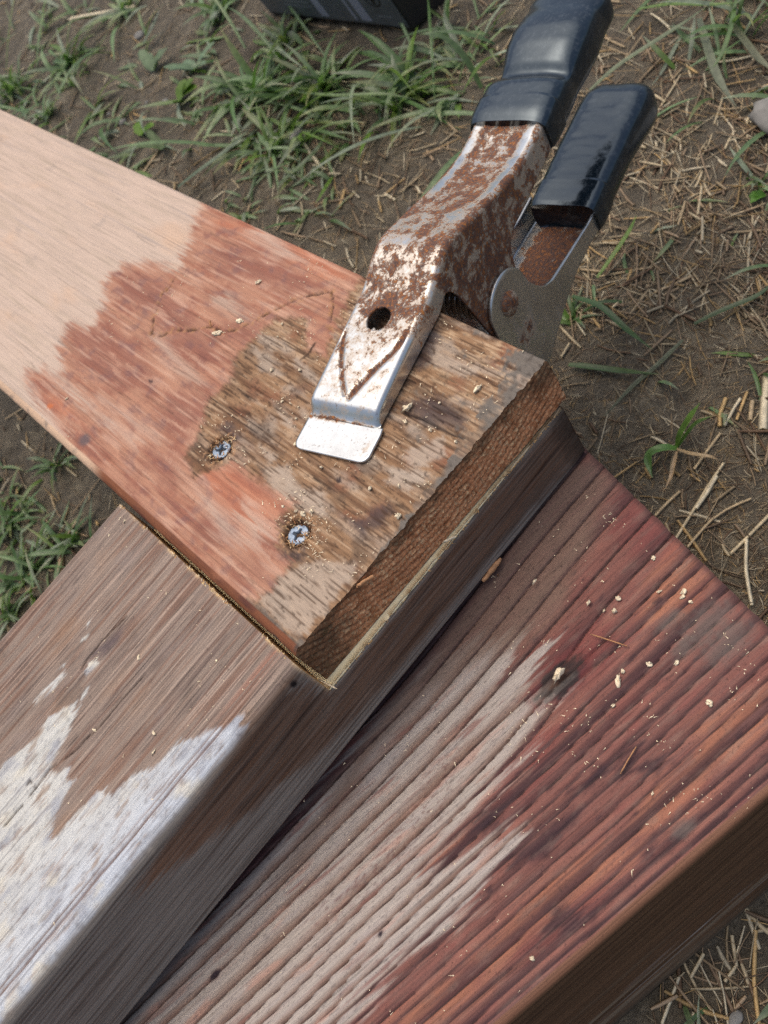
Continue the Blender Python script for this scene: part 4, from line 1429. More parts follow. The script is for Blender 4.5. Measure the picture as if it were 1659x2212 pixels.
def gcoords(a, b, step, far):
    mid = list(np.arange(a, b + 0.1, step))
    lo, hi, s = [], [], step
    x, z = a, b
    while hi[-1:] == [] or hi[-1] < far:
        s *= 1.45
        x -= s
        z += s
        lo.append(x)
        hi.append(z)
    return np.array(lo[::-1] + mid + hi)


gx = gcoords(-330, 620, 3.6, 40000)
gy = gcoords(0, 1350, 3.6, 40000)
GX, GY = np.meshgrid(gx, gy, indexing='ij')
V = np.stack([GX.ravel(), GY.ravel(), gz(GX.ravel(), GY.ravel())], -1)


def mud_mat():
    k = NT('mud')
    v = k.coords()
    a = k.noise(v, 9, 5, 0.6)
    b = k.noise(v, 60, 6, 0.65)
    c = k.noise(v, 420, 5, 0.7)
    d = k.noise(v, 1500, 3, 0.7)
    col = k.ramp(b, [(0.28, tuple(lin(78, 71, 58))), (0.5, tuple(lin(114, 104, 86))), (0.72, tuple(lin(148, 137, 114)))])
    col = k.mix(k.ramp(a, [(0.42, (0, 0, 0)), (0.6, (0.6,) * 3)]), col, tuple(lin(94, 88, 78)))
    col = k.mix(1.0, col, k.ramp(c, [(0.3, (0.6, 0.58, 0.55)), (0.55, (1, 1, 1)), (0.75, (1.25, 1.2, 1.1))]), 'MULTIPLY')
    col = k.mix(k.ramp(d, [(0.66, (0, 0, 0)), (0.72, (0.6,) * 3)]), col, tuple(lin(178, 160, 130)))
    k.l(col, k.b.inputs['Base Color'])
    k.l(k.ramp(a, [(0.4, (0.55,) * 3), (0.6, (0.9,) * 3)]), k.b.inputs['Roughness'])
    k.b.inputs['Specular IOR Level'].default_value = 0.35
    k.l(k.bump(d, 0.6, 0.0008, k.bump(c, 1.0, 0.003, k.bump(b, 0.7, 0.008))), k.b.inputs['Normal'])
    return k.m


tag(link('ground', np_mesh('ground', V, grid_faces(len(gx), len(gy))), mud_mat()), kind='structure')


def leaf_mat(name, tl=0.25, rough=0.5, spec=0.5):
    k = NT(name)
    at = k.n('ShaderNodeAttribute', attribute_name='Col')
    f = k.noise(k.coords(), 260, 4, 0.6)
    c = k.mix(1.0, at.outputs['Color'], k.ramp(f, [(0.3, (0.72,) * 3), (0.7, (1.25,) * 3)]), 'MULTIPLY')
    k.l(c, k.b.inputs['Base Color'])
    k.b.inputs['Roughness'].default_value = rough
    k.b.inputs['Specular IOR Level'].default_value = spec
    tr = k.n('ShaderNodeBsdfTranslucent')
    k.l(k.mix(1.0, c, (1.1, 1.35, 0.6), 'MULTIPLY'), tr.inputs[0])
    mx = k.n('ShaderNodeMixShader')
    mx.inputs[0].default_value = tl
    k.l(k.b.outputs[0], mx.inputs[1])
    k.l(tr.outputs[0], mx.inputs[2])
    out = [n for n in k.t.nodes if n.type == 'OUTPUT_MATERIAL'][0]
    k.l(mx.outputs[0], out.inputs[0])
    return k.m


M_GR = leaf_mat('grass_green', 0.3, 0.42, 0.55)
M_ST = leaf_mat('dry_straw', 0.1, 0.6, 0.35)


class Ribbons:
    """bent strips with a folded midrib (grass) or a rounded back (straw)"""

    def __init__(self):
        self.V, self.F, self.C, self.n = [], [], [], 0

    def strip(self, pts, wid, col, fold=0.25, side=None, tipc=None, tube=False):
        pts = np.asarray(pts, float)
        n = len(pts)
        wid = np.asarray(wid, float) * np.ones(n)
        d = np.gradient(pts, axis=0)
        d /= np.linalg.norm(d, axis=1)[:, None] + 1e-9
        ref = np.array(side if side is not None else (0, 0, 1.0))
        s = np.cross(d, ref)
        s /= np.linalg.norm(s, axis=1)[:, None] + 1e-9
        u = np.cross(s, d)
        if tube:
            ring = [pts + s * wid[:, None] / 2, pts + u * wid[:, None] * 0.36, pts - s * wid[:, None] / 2, pts - u * wid[:, None] * 0.36]
            m, wrap = 4, True
        else:
            ring = [pts + s * wid[:, None] / 2 + u * wid[:, None] * fold, pts, pts - s * wid[:, None] / 2 + u * wid[:, None] * fold]
            m, wrap = 3, False
        R = np.stack(ring, 1).reshape(-1, 3)
        self.V.append(R)
        self.F.append(grid_faces(n, m, self.n, False, wrap))
        c = np.tile(np.asarray(col), (n * m, 1))
        if tipc is not None:
            t = np.repeat(np.linspace(0, 1, n), m)[:, None] ** 2.0
            c = c * (1 - t) + np.asarray(tipc) * t
        if not tube:
            c[1::3] *= 0.82
        self.C.append(c)
        self.n += len(R)

    def mesh(self, name):
        return np_mesh(name, np.concatenate(self.V), self.F, np.concatenate(self.C))


GREENS = [lin(104, 130, 84), lin(86, 116, 66), lin(120, 144, 98), lin(76, 104, 56), lin(134, 146, 122), lin(92, 120, 46), lin(108, 134, 90)]
STRAWS = [lin(206, 188, 152), lin(188, 166, 130), lin(160, 138, 108), lin(222, 208, 176), lin(136, 114, 90), lin(176, 152, 122), lin(196, 164, 112), lin(124, 98, 74)]


def blade(R, x, y, L, w, az, lean, droop, col, tip=None, n=8):
    """lean: start angle from vertical, droop: how far it bends over"""
    z = float(gz(np.array([x]), np.array([y]))[0]) - 1.0
    p = np.array([x, y, z])
    pts, a = [p], lean
    wob = random.uniform(-0.5, 0.5)
    for i in range(n):
        a2 = min(a + droop * (i / n) ** 1.2, 1.72)
        az2 = az + wob * (i / n)
        st = L / n
        p = p + np.array([math.sin(a2) * math.cos(az2), math.sin(a2) * math.sin(az2), math.cos(a2)]) * st
        g = float(gz(np.array([p[0]]), np.array([p[1]]))[0]) + 1.2
        if p[2] < g:
            p[2] = g
        pts.append(p)
    t = np.linspace(0, 1, n + 1)
    ww = w * np.minimum(1, 0.55 + 1.6 * t) * np.clip((1 - t) * 2.6, 0.05, 1)
    R.strip(pts, ww, col, 0.22, (math.cos(az + 1.3) * .2, math.sin(az + 1.3) * .2, 1), tip)


def on_board(x, y, m=4):
    """footprints that block the ground (only board C actually lies on it)"""
    l, w = c_lw((x, y))
    return (-430 < l < 46 + m) and (-m < w < 164 + m)


def in_view(u0, u1, v0, v1):
    u, v = random.uniform(u0, u1), random.uniform(v0, v1)
    return P(u, v, 0)


def tuft(u, v, n, L, w, rad, name='grass_tuft', label=None, cols=None, spread=(0.5, 1.4), droop=(0.3, 1.3), az=None, azs=3.2):
    q = P(u, v, 0)
    R = Ribbons()
    for i in range(n):
        a = random.uniform(-azs, azs) + (az or 0)
        rr = abs(random.gauss(0, rad * 0.6))
        b = random.uniform(0, 6.28)
        blade(R, q[0] + rr * math.cos(b), q[1] + rr * math.sin(b), random.uniform(*L), random.uniform(*w), a, random.uniform(*spread), random.uniform(*droop),
              random.choice(cols or GREENS) * random.uniform(0.9, 1.45), random.choice([None, None, lin(150, 150, 100), lin(134, 140, 118)]))
    o = link(name, R.mesh(name), M_GR)
    return tag(o, label, 'grass', 'grass tufts around the boards')


def curve_blade(R, uvz, w, col, tip=None, n=14):
    """one long blade through photographed points (u, v, height above ground)"""
    k = [np.array([*P(u, v, z), z]) for u, v, z in uvz]
    k = np.array(k)
    t = np.linspace(0, len(k) - 1, n)
    pts = np.stack([np.interp(t, np.arange(len(k)), k[:, i]) for i in range(3)], 1)
    for _ in range(2):
        pts[1:-1] = (pts[:-2] + 2 * pts[1:-1] + pts[2:]) / 4
    tt = np.linspace(0, 1, n)
    R.strip(pts, w * np.minimum(1, 0.6 + 2 * tt) * np.clip((1 - tt) * 3, 0.06, 1), col, 0.2, None, tip)


KB = P(893, 66, 4)
JB = P(585, 30, 4)
EX = (JB - KB) / np.linalg.norm(JB - KB)
NB = np.array([-EX[1], EX[0]])
WB = float(np.linalg.norm(JB - KB))

# named tufts that stand apart in the photograph
tuft(860, 210, 45, (22, 72), (2.8, 6.5), 26, label='large dense grass clump below the black box')
tuft(700, 190, 51, (20, 66), (3.0, 7.2), 24, label='broad bladed grass clump left of the dense clump below the black box')
tuft(560, 200, 39, (26, 70), (3.0, 7.2), 22, label='loose grass clump on bare mud towards the far left')
tuft(610, 90, 39, (12, 34), (3.0, 6.5), 26, label='grass clump at the left foot of the black box')
tuft(590, 330, 21, (18, 50), (2.3, 5.2), 11, label='narrow grass clump standing just beyond the top edge of the reddish board')
tuft(470, 20, 27, (18, 50), (3.0, 6.5), 24, label='grass clump at the top edge of the picture left of the box')
tuft(30, 190, 39, (22, 60), (2.8, 5.9), 20, label='grass clump at the far left edge beyond the pale sanded board')
tuft(150, 130, 24, (22, 60), (2.8, 5.9), 18, label='thin grass clump with straw, between the far left edge and the loose clump')
tuft(110, 250, 21, (14, 36), (2.3, 4.7), 12, label='short grass clump against the far edge of the sanded board')
tuft(270, 20, 21, (26, 70), (2.8, 5.9), 22, label='sparse grass clump at the top left')
tuft(1040, 90, 12, (20, 56), (2, 4), 20, label='upright grass clump between the black box and the clamp handle')
tuft(1235, 690, 12, (14, 34), (1.6, 2.8), 5, cols=[lin(84, 118, 44), lin(100, 130, 62), lin(70, 104, 40)], label='bright green sprout right behind the clamp ear')
tuft(1600, 60, 14, (40, 110), (2.2, 4.2), 18, label='long bladed clump at the upper right corner')
tuft(1640, 520 - 140, 8, (14, 36), (1.8, 3), 8, label='small green clump beside the pale stone on the right')
tuft(60, 1240, 34, (16, 44), (2, 4.2), 18, label='grass clump in the gap left of the notched board, lowest one')
tuft(150, 1180, 22, (14, 40), (2, 4), 14, label='grass clump in the gap between the two lapped boards')
tuft(20, 1130, 20, (14, 40), (2, 4), 14, label='grass clump at the left edge of the gap under the boards')
tuft(110, 1000, 16, (14, 36), (1.8, 3.4), 14, label='sparse grass just under the sanded board on the left')
tuft(20, 1330, 16, (14, 36), (2, 4), 9, label='grass clump at the left edge touching the notched board')

# single blades and seedlings one can point at
R = Ribbons()
b0 = (1462, 962)
curve_blade(R, [(1462, 965, 2), (1470, 935, 10), (1495, 895, 17), (1512, 870, 20)], 3.4, lin(96, 132, 54), lin(112, 146, 70))
curve_blade(R, [(1462, 968, 2), (1500, 915, 9), (1538, 898, 11)], 2.2, lin(88, 122, 50))
curve_blade(R, [(1462, 970, 2), (1440, 966, 6), (1412, 972, 7), (1398, 985, 5), (1402, 1012, 2), (1410, 1032, 1.5)], 4.2, lin(96, 136, 66), lin(74, 108, 58))
curve_blade(R, [(1462, 970, 3), (1490, 980, 5), (1530, 985, 5), (1550, 992, 3)], 1.8, lin(186, 160, 120))
curve_blade(R, [(1462, 975, 3), (1455, 1005, 4), (1450, 1030, 3), (1436, 1058, 3)], 2.0, lin(178, 150, 112))
tag(link('grass_seedling', R.mesh('grass_seedling'), M_GR), 'lone green seedling with a curled leaf, growing from the mud right of the boards', 'seedling')
LONG = [
    ([(1040, 190, 6), (1010, 130, 26), (970, 85, 42), (925, 72, 52), (905, 75, 50)], 4.6, lin(104, 126, 84), 'long arching blade bending over between the black box and the clamp handle'),
    ([(1275, 195, 10), (1330, 145, 16), (1400, 100, 20), (1480, 50, 26), (1530, 10, 34)], 3.8, lin(120, 132, 100), 'long pale blade slanting up to the right behind the upper grip'),
    ([(1380, 20, 10), (1450, 8, 14), (1540, 12, 16), (1600, 4, 14)], 3.0, lin(110, 140, 66), 'flat green blade along the top right edge of the picture'),
    ([(1510, 40, 3), (1530, 110, 5), (1550, 170, 6), (1590, 230, 4)], 5.2, lin(126, 132, 106), 'broad grey green blade lying in straw at the upper right'),
    ([(1590, 0, 10), (1580, 60, 12), (1560, 120, 8), (1530, 160, 4)], 3.0, lin(100, 128, 74), 'curved thin blade crossing the broad grey green blade at the upper right'),
    ([(1570, 40, 3), (1610, 90, 7), (1640, 130, 6), (1680, 160, 3)], 4.2, lin(122, 124, 96), 'dry greenish blade in the far upper right corner'),
    ([(1228, 788, 3), (1270, 792, 4), (1340, 802, 5), (1425, 808, 3)], 3.6, lin(78, 104, 52), 'dark green blade lying level on the mud right of the clamp jaws'),
    ([(1475, 735, 3), (1420, 790, 3), (1370, 830, 3), (1300, 905, 2)], 2.8, lin(96, 104, 78), 'dull green stalk lying diagonally below the level blade'),
    ([(1235, 640, 4), (1300, 660, 10), (1350, 710, 9), (1410, 755, 5)], 3.4, lin(72, 104, 56), 'green blade reaching right from the sprout behind the clamp'),
    ([(1290, 600, 3), (1330, 545, 8), (1360, 500, 10), (1375, 465, 8)], 2.8, lin(108, 142, 52), 'yellow green blade rising beside the lower handle'),
    ([(1500, 700, 3), (1560, 670, 4), (1640, 640, 4), (1680, 600, 3)], 3.0, lin(70, 92, 56), 'dark blade lying among straw at the right edge'),
    ([(385, 405, 4), (430, 370, 10), (500, 320, 12), (545, 270, 8)], 5.0, lin(108, 126, 98), 'long blade lying on bare mud just beyond the sanded board'),
    ([(600, 400, 4), (650, 360, 10), (690, 320, 12), (705, 285, 10)], 4.6, lin(104, 122, 84), 'folded blade rising from straw beyond the board towards the dense clump'),
    ([(310, 95, 4), (330, 60, 10), (345, 20, 14)], 4.5, lin(112, 126, 104), 'short grey blade on the bare patch at the top left'),
    ([(640, 200, 14), (730, 208, 26), (830, 202, 24), (900, 215, 12)], 3.0, lin(118, 140, 90), 'thin straight stalk lying across the dense clump'),
]
for pts, w, col, lab in LONG:
    R = Ribbons()
    curve_blade(R, pts, w, col, col * 0.9)
    tag(link('tall_grass', R.mesh('tall_grass'), M_GR), lab, 'grass', 'single long grass blades')

# loose grass cover (uncountable)
R = Ribbons()
for (u0, u1, v0, v1), n, Lr, wr in (((380, 1000, -60, 330), 480, (14, 58), (2.2, 6.0)), ((-60, 330, 0, 420), 240, (14, 55), (2, 5.5)), ((1380, 1720, -60, 330), 40, (18, 60), (1.6, 3.4)),
                                    ((950, 1060, 0, 200), 22, (20, 60), (1.8, 3.4)), ((-40, 250, 880, 1390), 190, (10, 34), (1.6, 3.6)), ((480, 720, 280, 480), 90, (12, 40), (1.8, 3.6)),
                                    ((1250, 1700, 300, 900), 26, (10, 30), (1.4, 2.6)), ((1350, 1700, 2050, 2300), 12, (10, 26), (1.2, 2.4)), ((-500, -40, -100, 1500), 160, (14, 50), (2, 4)),
                                    ((1700, 2200, -100, 2300), 90, (14, 40), (1.6, 3.2)), ((300, 1600, -300, -60), 200, (20, 80), (2, 4.5))):
    for i in range(n):
        q = in_view(u0, u1, v0, v1)
        if on_board(q[0], q[1]) or q[1] > 1600:
            continue
        rel = (q - KB)
        if -60 < rel @ NB < 75 and -20 < rel @ EX < WB + 20:
            continue
        if pn(np.array([q[0] / 70]), np.array([q[1] / 70]), 520)[0] < -0.15:
            continue
        blade(R, q[0], q[1], random.uniform(*Lr), random.uniform(*wr), random.uniform(0, 6.28), random.uniform(0.8, 1.5), random.uniform(0.2, 1.2), random.choice(GREENS) * random.uniform(0.85, 1.4),
              random.choice([None, lin(150, 146, 100), lin(140, 146, 124)]), 6)
for i in range(75):
    q = in_view(480, 1080, 90, 330) if i < 50 else in_view(-40, 320, 20, 380)
    if on_board(q[0], q[1]):
        continue
    blade(R, q[0], q[1], random.uniform(50, 120), random.uniform(2.0, 4.4), random.choice([random.uniform(-2.6, -1.2), random.uniform(0, 6.28)]), random.uniform(0.75, 1.25), random.uniform(0.5, 1.1), random.choice(GREENS) * random.uniform(1.0, 1.5),
          random.choice([None, lin(160, 160, 120)]), 10)
tag(link('grass', R.mesh('grass'), M_GR), kind='stuff')

# straw litter
R = Ribbons()


def lay(R, x, y, L, w, a, col, lift=0.6, bend=0.0, n=4):
    t = np.linspace(-0.5, 0.5, n)
    xx = x + L * t * math.cos(a) - bend * L * (t * t) * math.sin(a)
    yy = y + L * t * math.sin(a) + bend * L * (t * t) * math.cos(a)
    zz = gz(xx, yy)
    ln = np.polyfit(t, zz, 1)
    zl = np.maximum(np.polyval(ln, t) + lift, zz + 0.2)
    R.strip(np.stack([xx, yy, zl], 1), w * np.array([0.8] + [1] * (n - 2) + [0.7]), col, 0.1, None, None, True)


for (u0, u1, v0, v1), n, Lr in (((560, 1150, 250, 720), 950, (6, 36)), ((1150, 1720, 100, 700), 1700, (8, 42)), ((1200, 1720, 700, 1500), 480, (5, 34)), ((-60, 560, -40, 480), 1000, (8, 40)),
                                ((560, 1150, -60, 260), 300, (10, 46)), ((-60, 260, 880, 1390), 330, (6, 30)), ((1080, 1720, 1900, 2330), 300, (8, 40)), ((1150, 1720, -80, 110), 330, (10, 46)),
                                ((1700, 2300, -100, 2300), 420, (10, 40)), ((-500, -50, -100, 1500), 260, (10, 40))):
    for i in range(n):
        q = in_view(u0, u1, v0, v1)
        if on_board(q[0], q[1], 2) or q[1] > 1500:
            continue
        a = random.gauss(1.0, 0.75) if random.random() < 0.7 else random.uniform(0, 3.14)
        wet = 0.75 if (q[0] > 120 and q[1] < 330) else 0.95
        lay(R, q[0], q[1], random.uniform(*Lr) * random.uniform(0.35, 1), random.choice([0.3, 0.35, 0.45, 0.55, 0.7, 0.9, 1.2, 1.9]), a, random.choice(STRAWS) * random.uniform(0.6, 1.05) * wet, random.uniform(0.2, 2.2), random.choice([0, 0.03, -0.05, 0.12, -0.2]))
for i in range(6000):
    q = in_view(1150, 1720, 500, 1500) if i % 3 else in_view(-40, 1200, 0, 700)
    if on_board(q[0], q[1], 1) or q[1] > 1300:
        continue
    lay(R, q[0], q[1], random.uniform(1.5, 9), random.uniform(0.2, 0.5), random.uniform(0, 3.14), random.choice(STRAWS) * random.uniform(0.35, 0.9), 0.3, random.uniform(-0.5, 0.5), 3)
tag(link('straw_litter', R.mesh('straw_litter'), M_ST), kind='stuff')

STALKS = [
    ([(1475, 1370), (1500, 1330), (1480 + 8, 1310)], 1.0, 5, None),
    ([(1545, 1450 + 60), (1700, 1340)], 1.2, 0, None),
    ([(1456, 1157), (1500, 1085), (1530, 1035), (1560, 990)], 1.7, 0, 'straw stalk pointing at the end corner of the grooved board, upper of two parallel ones'),
    ([(1500, 1090), (1522, 1060), (1545, 1020)], 2.2, 3, 'short thick straw beside the parallel stalks right of the grooved board'),
    ([(1482, 1175), (1530, 1118), (1570, 1090), (1620, 1068)], 1.5, 1, 'bent straw stalk running up right from the end of the grooved board'),
    ([(1575, 1188), (1615, 1150), (1680, 1085)], 1.9, 0, 'pale straw crossing another into a V at the right edge'),
    ([(1610, 1158), (1608, 1220), (1614, 1260), (1622, 1302)], 1.9, 3, 'pale straw hanging down from the crossed V at the right edge'),
    ([(1412, 1108), (1440, 1075), (1465, 1050)], 1.8, 1, 'buff straw ending at the edge of the grooved board below the seedling'),
    ([(1496, 1005), (1525, 965), (1553, 928)], 1.7, 1, 'grey straw passing behind the lone seedling'),
    ([(1552, 912), (1552, 885), (1565, 850)], 2.4, 6, 'short golden straw right above the lone seedling'),
    ([(1562, 910), (1585, 870), (1597, 853)], 1.8, 3, 'white straw piece right of the golden straw'),
    ([(1588, 897), (1602, 862), (1612, 838)], 1.8, 6, 'amber straw right of the white straw piece'),
    ([(1618, 900), (1623, 858)], 2.6, 1, 'stubby upright straw at the right above the seedling'),
    ([(1646, 920), (1650, 850), (1656, 800)], 4.6, 3, 'wide flattened straw at the right edge of the picture'),
    ([(1430, 2212), (1455, 2140), (1475, 2080), (1484, 2020)], 1.5, 3, 'leaning straw beside the shaded side of the grooved board at the lower right'),
    ([(1640, 2230), (1628, 2120), (1632, 2010)], 1.8, 6, 'golden straw standing tallest in the lower right corner'),
    ([(1565, 2120), (1590, 2085), (1580, 2020)], 1.6, 0, 'kinked straw in the lower right corner'),
    ([(1490, 2110), (1520, 2060)], 1.6, 0, 'short straw close under the side of the grooved board'),
    ([(1320, 2260), (1330, 2170)], 1.6, 3, 'straw at the bottom edge by the shaded board side'),
    ([(648, 300), (690, 355)], 3.2, 3, 'pale straw lying across grass beyond the reddish board'),
    ([(738, 400), (727, 440)], 2.6, 6, 'tan straw below the pale one beyond the reddish board'),
    ([(825, 408), (850, 425)], 2.2, 3, 'small cream straw on mud beyond the reddish board, nearest the clamp'),
    ([(150, 36), (290, 8)], 5.0, 3, 'thick white straw at the top left'),
    ([(230, 480 - 10), (265, 430), (350, 300)], 3.0, 1, 'long dull straw lying beyond the sanded board at the left'),
    ([(1070 + 60, 30), (1075, 110)], 1.8, 1, 'straw standing left of the upper grip'),
    ([(120, 1300), (130, 1175)], 6.0, 2, 'wide brown dead stalk upright in the gap left of the notched board'),
    ([(150, 1105), (260, 960)], 1.4, 2, 'thin brown stem under the sanded board at the left'),
    ([(1430, 470), (1520, 452), (1580, 458), (1640, 440)], 1.6, 2, 'long brown stem lying level right of the lower grip'),
    ([(1412, 625), (1450, 610), (1490, 590)], 2.0, 1, 'buff straw lying right of the lower handle'),
]
for pts, w, ci, lab in STALKS:
    k = np.array([P(u, v, 3.0) for u, v in pts])
    t = np.linspace(0, len(k) - 1, 9)
    xx, yy = np.interp(t, np.arange(len(k)), k[:, 0]), np.interp(t, np.arange(len(k)), k[:, 1])
    ok = [not on_board(a, b, 0.5) for a, b in zip(xx, yy)]
    xx, yy = xx[ok], yy[ok]
    if len(xx) < 3:
        continue
    g = gz(xx, yy)
    zz = np.maximum(np.linspace(g[0], g[-1], len(xx)) + 1.6, g + 0.8)
    R = Ribbons()
    c = STRAWS[ci or 0]
    R.strip(np.stack([xx, yy, zz], 1), w, c, 0.1, None, None, True)
    tag(link('straw_stalk', R.mesh('straw_stalk'), M_ST), lab or 'dry straw stalk lying on the mud', 'straw', 'straw stalks on the ground')

# small broad-leaved weeds
M_LF = leaf_mat('weed_leaf', 0.3, 0.5, 0.4)


def leaf(R_V, R_F, R_C, c, az, L, W, tilt, col):
    n, m = 7, 5
    i0 = sum(len(v) for v in R_V)
    V = []
    for i in range(n):
        t = i / (n - 1)
        ww = W * math.sin(math.pi * (0.08 + 0.9 * t)) ** 0.8 * (1 + 0.18 * math.sin(9 * t))
        for j in range(m):
            s = (j / (m - 1) - 0.5)
            f, lat = t * L, s * ww
            z = math.sin(tilt) * f + 0.25 * abs(s) * ww + 1.5 * math.sin(3 * t) + 0.3 * random.uniform(-1, 1)
            V.append((c[0] + f * math.cos(tilt) * math.cos(az) - lat * math.sin(az), c[1] + f * math.cos(tilt) * math.sin(az) + lat * math.cos(az), c[2] + z))
    R_V.append(np.array(V))
    R_F.append(grid_faces(n, m, i0))
    R_C.append(np.tile(np.asarray(col), (n * m, 1)))


for (u, v), nl, L, W, col, lab in (((300, 285), 2, 20, 11, lin(98, 138, 24), 'small bright yellow green leaf on bare mud beyond the sanded board'),
                                   ((330, 150), 4, 28, 13, lin(118, 138, 104), 'pale broad leaved weed at the upper left'),
                                   ((350, 318), 3, 24, 8, lin(96, 118, 72), 'low weed with narrow leaves lying next to the bright leaf'),
                                   ((420, 145), 5, 30, 10, lin(116, 140, 108), 'grey green weed among the loose grass clump'),
                                   ((385, 215), 4, 26, 15, lin(92, 122, 40), 'yellowish weed below the loose grass clump'),
                                   ((1652, 415), 2, 9, 5, lin(84, 130, 40), 'tiny bright leaf at the right edge')):
    q = P(u, v, 3)
    lv, lf_, lc = [], [], []
    for i in range(nl):
        leaf(lv, lf_, lc, (q[0], q[1], float(gz(q[:1], q[1:])[0]) + 2), random.uniform(0, 6.28), L * random.uniform(0.7, 1.1), W * random.uniform(0.7, 1.1), random.uniform(0.05, 0.6), col * random.uniform(0.85, 1.1))
    tag(link('weed', np_mesh('weed', np.concatenate(lv), lf_, np.concatenate(lc)), M_LF), lab, 'weed')


# ------------------------------------------------------------------ lumps: crumbs of wood, pebbles
def lump(seed, n=9, m=7, sq=(1, 1, 1), rough=0.5):
    rs = np.random.RandomState(seed)
    V = []
    for i in range(m):
        a = math.pi * (i + 0.02) / (m - 0.96)
        for j in range(n):
            b = 2 * math.pi * j / n
            r = 1 + rough * rs.uniform(-1, 0.7)
            V.append((r * math.sin(a) * math.cos(b) * sq[0], r * math.sin(a) * math.sin(b) * sq[1], r * math.cos(a) * sq[2]))
    return np.array(V), grid_faces(m, n, 0, False, True)


M_CR = simple_mat('wood_crumb', tuple(lin(240, 222, 188)), 0.85, nscale=900, namt=0.25, bump=0.5, spec=0.2)
M_PB = simple_mat('pebble', tuple(lin(132, 130, 124)), 0.8, nscale=160, namt=0.2, bump=0.5, spec=0.2)
crumb_me = []
for s in range(8):
    V, F = lump(30 + s, 11, 8, sq=(1.0, random.uniform(0.4, 0.8), random.uniform(0.3, 0.6)), rough=0.75)
    m_ = np_mesh('wood_crumb', V, F, smooth=False)
    m_.materials.append(M_CR)
    crumb_me.append(m_)


def crumb(u, v, z, size, label, group, elong=1.0, dz=0.0):
    q = P(u, v, z)
    o = bpy.data.objects.new('wood_crumb', random.choice(crumb_me))
    COL.objects.link(o)
    o.location = Vector((q[0], q[1], z + size * 0.32 + dz)) * SC
    o.rotation_euler = (random.uniform(-.4, .4), random.uniform(-.4, .4), random.uniform(0, 6.28))
    o.scale = (size * 0.95 * elong, size * 0.95, size * 0.95)
    tag(o, label, 'wood crumb', group)


GC = 'pale wood crumbs on the grooved board'
for u, v, s_, lab in ((1155, 1257, 2.2, 'pale shaggy crumb nearest the notched board, on the grooved board'), (1272, 1303, 2.4, 'big ragged crumb above the thin straw on the grooved board'),
                      (1335, 1293, 1.8, 'upper crumb of a close pair right of the big ragged crumb'), (1327, 1321, 1.9, 'lower crumb of a close pair right of the big ragged crumb'),
                      (1305, 1320, 1.4, 'dull tan crumb left of the close pair'), (1425, 1279, 2.0, 'buff crumb beside a groove, left of two crumbs near the board end'),
                      (1476, 1280, 2.4, 'brownish crumb close to the end of the grooved board, above a white flake'), (1475, 1291, 1.7, 'white flake just below the brownish crumb near the board end'),
                      (1493, 1302, 1.6, 'small crumb nearest the sawn end of the grooved board'), (1412, 1207, 1.8, 'white flake uppermost along the end of the grooved board'),
                      (1402, 1435, 1.9, 'white hooked crumb right of the dark knot'), (1461, 1433, 1.9, 'white fuzzy crumb beside the grey mud smear on the grooved board'),
                      (1346, 1451, 1.7, 'white crumb left of the elongated tan one'), (1325, 1525, 1.8, 'curled tan crumb low in the middle of the grooved board'),
                      (1410, 1715, 1.6, 'white chip on the orange part of the grooved board'), (1151, 2071, 1.6, 'pale chip at the bottom of the picture on the grooved board')):
    crumb(u, v, C_TOP, s_ * 0.62, lab, GC)
crumb(1207, 1461, C_TOP, 1.9, 'longest white wood crumb, lying in the dark knot of the grooved board', GC, 2.0, 0.6)
crumb(1337, 1471, C_TOP, 1.5, 'elongated tan wood crumb on the grooved board right of the dark knot', GC, 1.8)
crumb(1533, 1520, C_TOP, 1.4, 'brown curled crumb near the right edge of the grooved board', GC, 1.2)
GA = 'wood crumbs around the clamp and the screws'
for u, v, s_, lab in ((610, 700, 1.3, 'buff curl at the top of the bare wood patch left of the clamp'), (600, 728, 1.5, 'buff curl below the top of the bare wood patch'),
                      (648, 800, 1.6, 'crumb against the left edge of the clamp jaw, upper of three'), (640, 905, 1.3, 'crumb against the left edge of the clamp jaw, middle of three'),
                      (640, 960, 1.8, 'crumb under the left corner of the clamp tongue'), (588, 800, 1.8, 'white crumb in the middle of the bare patch left of the clamp'),
                      (610, 868, 1.5, 'left crumb of a row of three beside the clamp step'), (628, 872, 1.3, 'middle crumb of a row of three beside the clamp step'), (645, 880, 1.5, 'right crumb of a row of three beside the clamp step'),
                      (640, 1105, 1.8, 'left crumb of the heap above the clean screw'), (655, 1110, 2.0, 'largest crumb of the heap above the clean screw'), (672, 1105, 1.6, 'right crumb of the heap above the clean screw'),
                      (612, 1095, 1.2, 'small crumb left of the heap above the clean screw'), (800, 1055, 1.4, 'crumb on bare wood between clamp tongue and board end'), (862, 1050, 1.6, 'crumb near the board end right of the tongue'),
                      (695, 1010, 1.3, 'crumb just below the front edge of the clamp tongue'), (930, 930, 1.6, 'white crumb on the dark streak right of the clamp'), (985, 955, 1.4, 'crumb on the muddy edge of the board end'),
                      (950, 870, 1.0, 'tiny crumb above the dark streak right of the clamp'), (1130, 760, 1.2, 'crumb at the muddy far corner of the board end')):
    crumb(u, v, A_TOP, s_ * 0.60, lab, GA)
crumb(882, 882, A_TOP, 2.4, 'largest pale wood crumb, right beside the clamp jaw on the board end', GA, 1.2)
crumb(876, 912, A_TOP, 1.6, 'white flake of wood below the largest crumb by the clamp jaw', GA, 1.2)
crumb(1034, 840, A_TOP, 1.5, 'flat buff flake on the muddy corner of the board end', GA, 1.6)
crumb(860, 1115, A_TOP, 1.5, 'crumb on the very end edge of the board', GA, 1.1)
crumb(559, 611, A_TOP, 1.7, 'single square crumb on the reddish board beyond the crack line', GA)
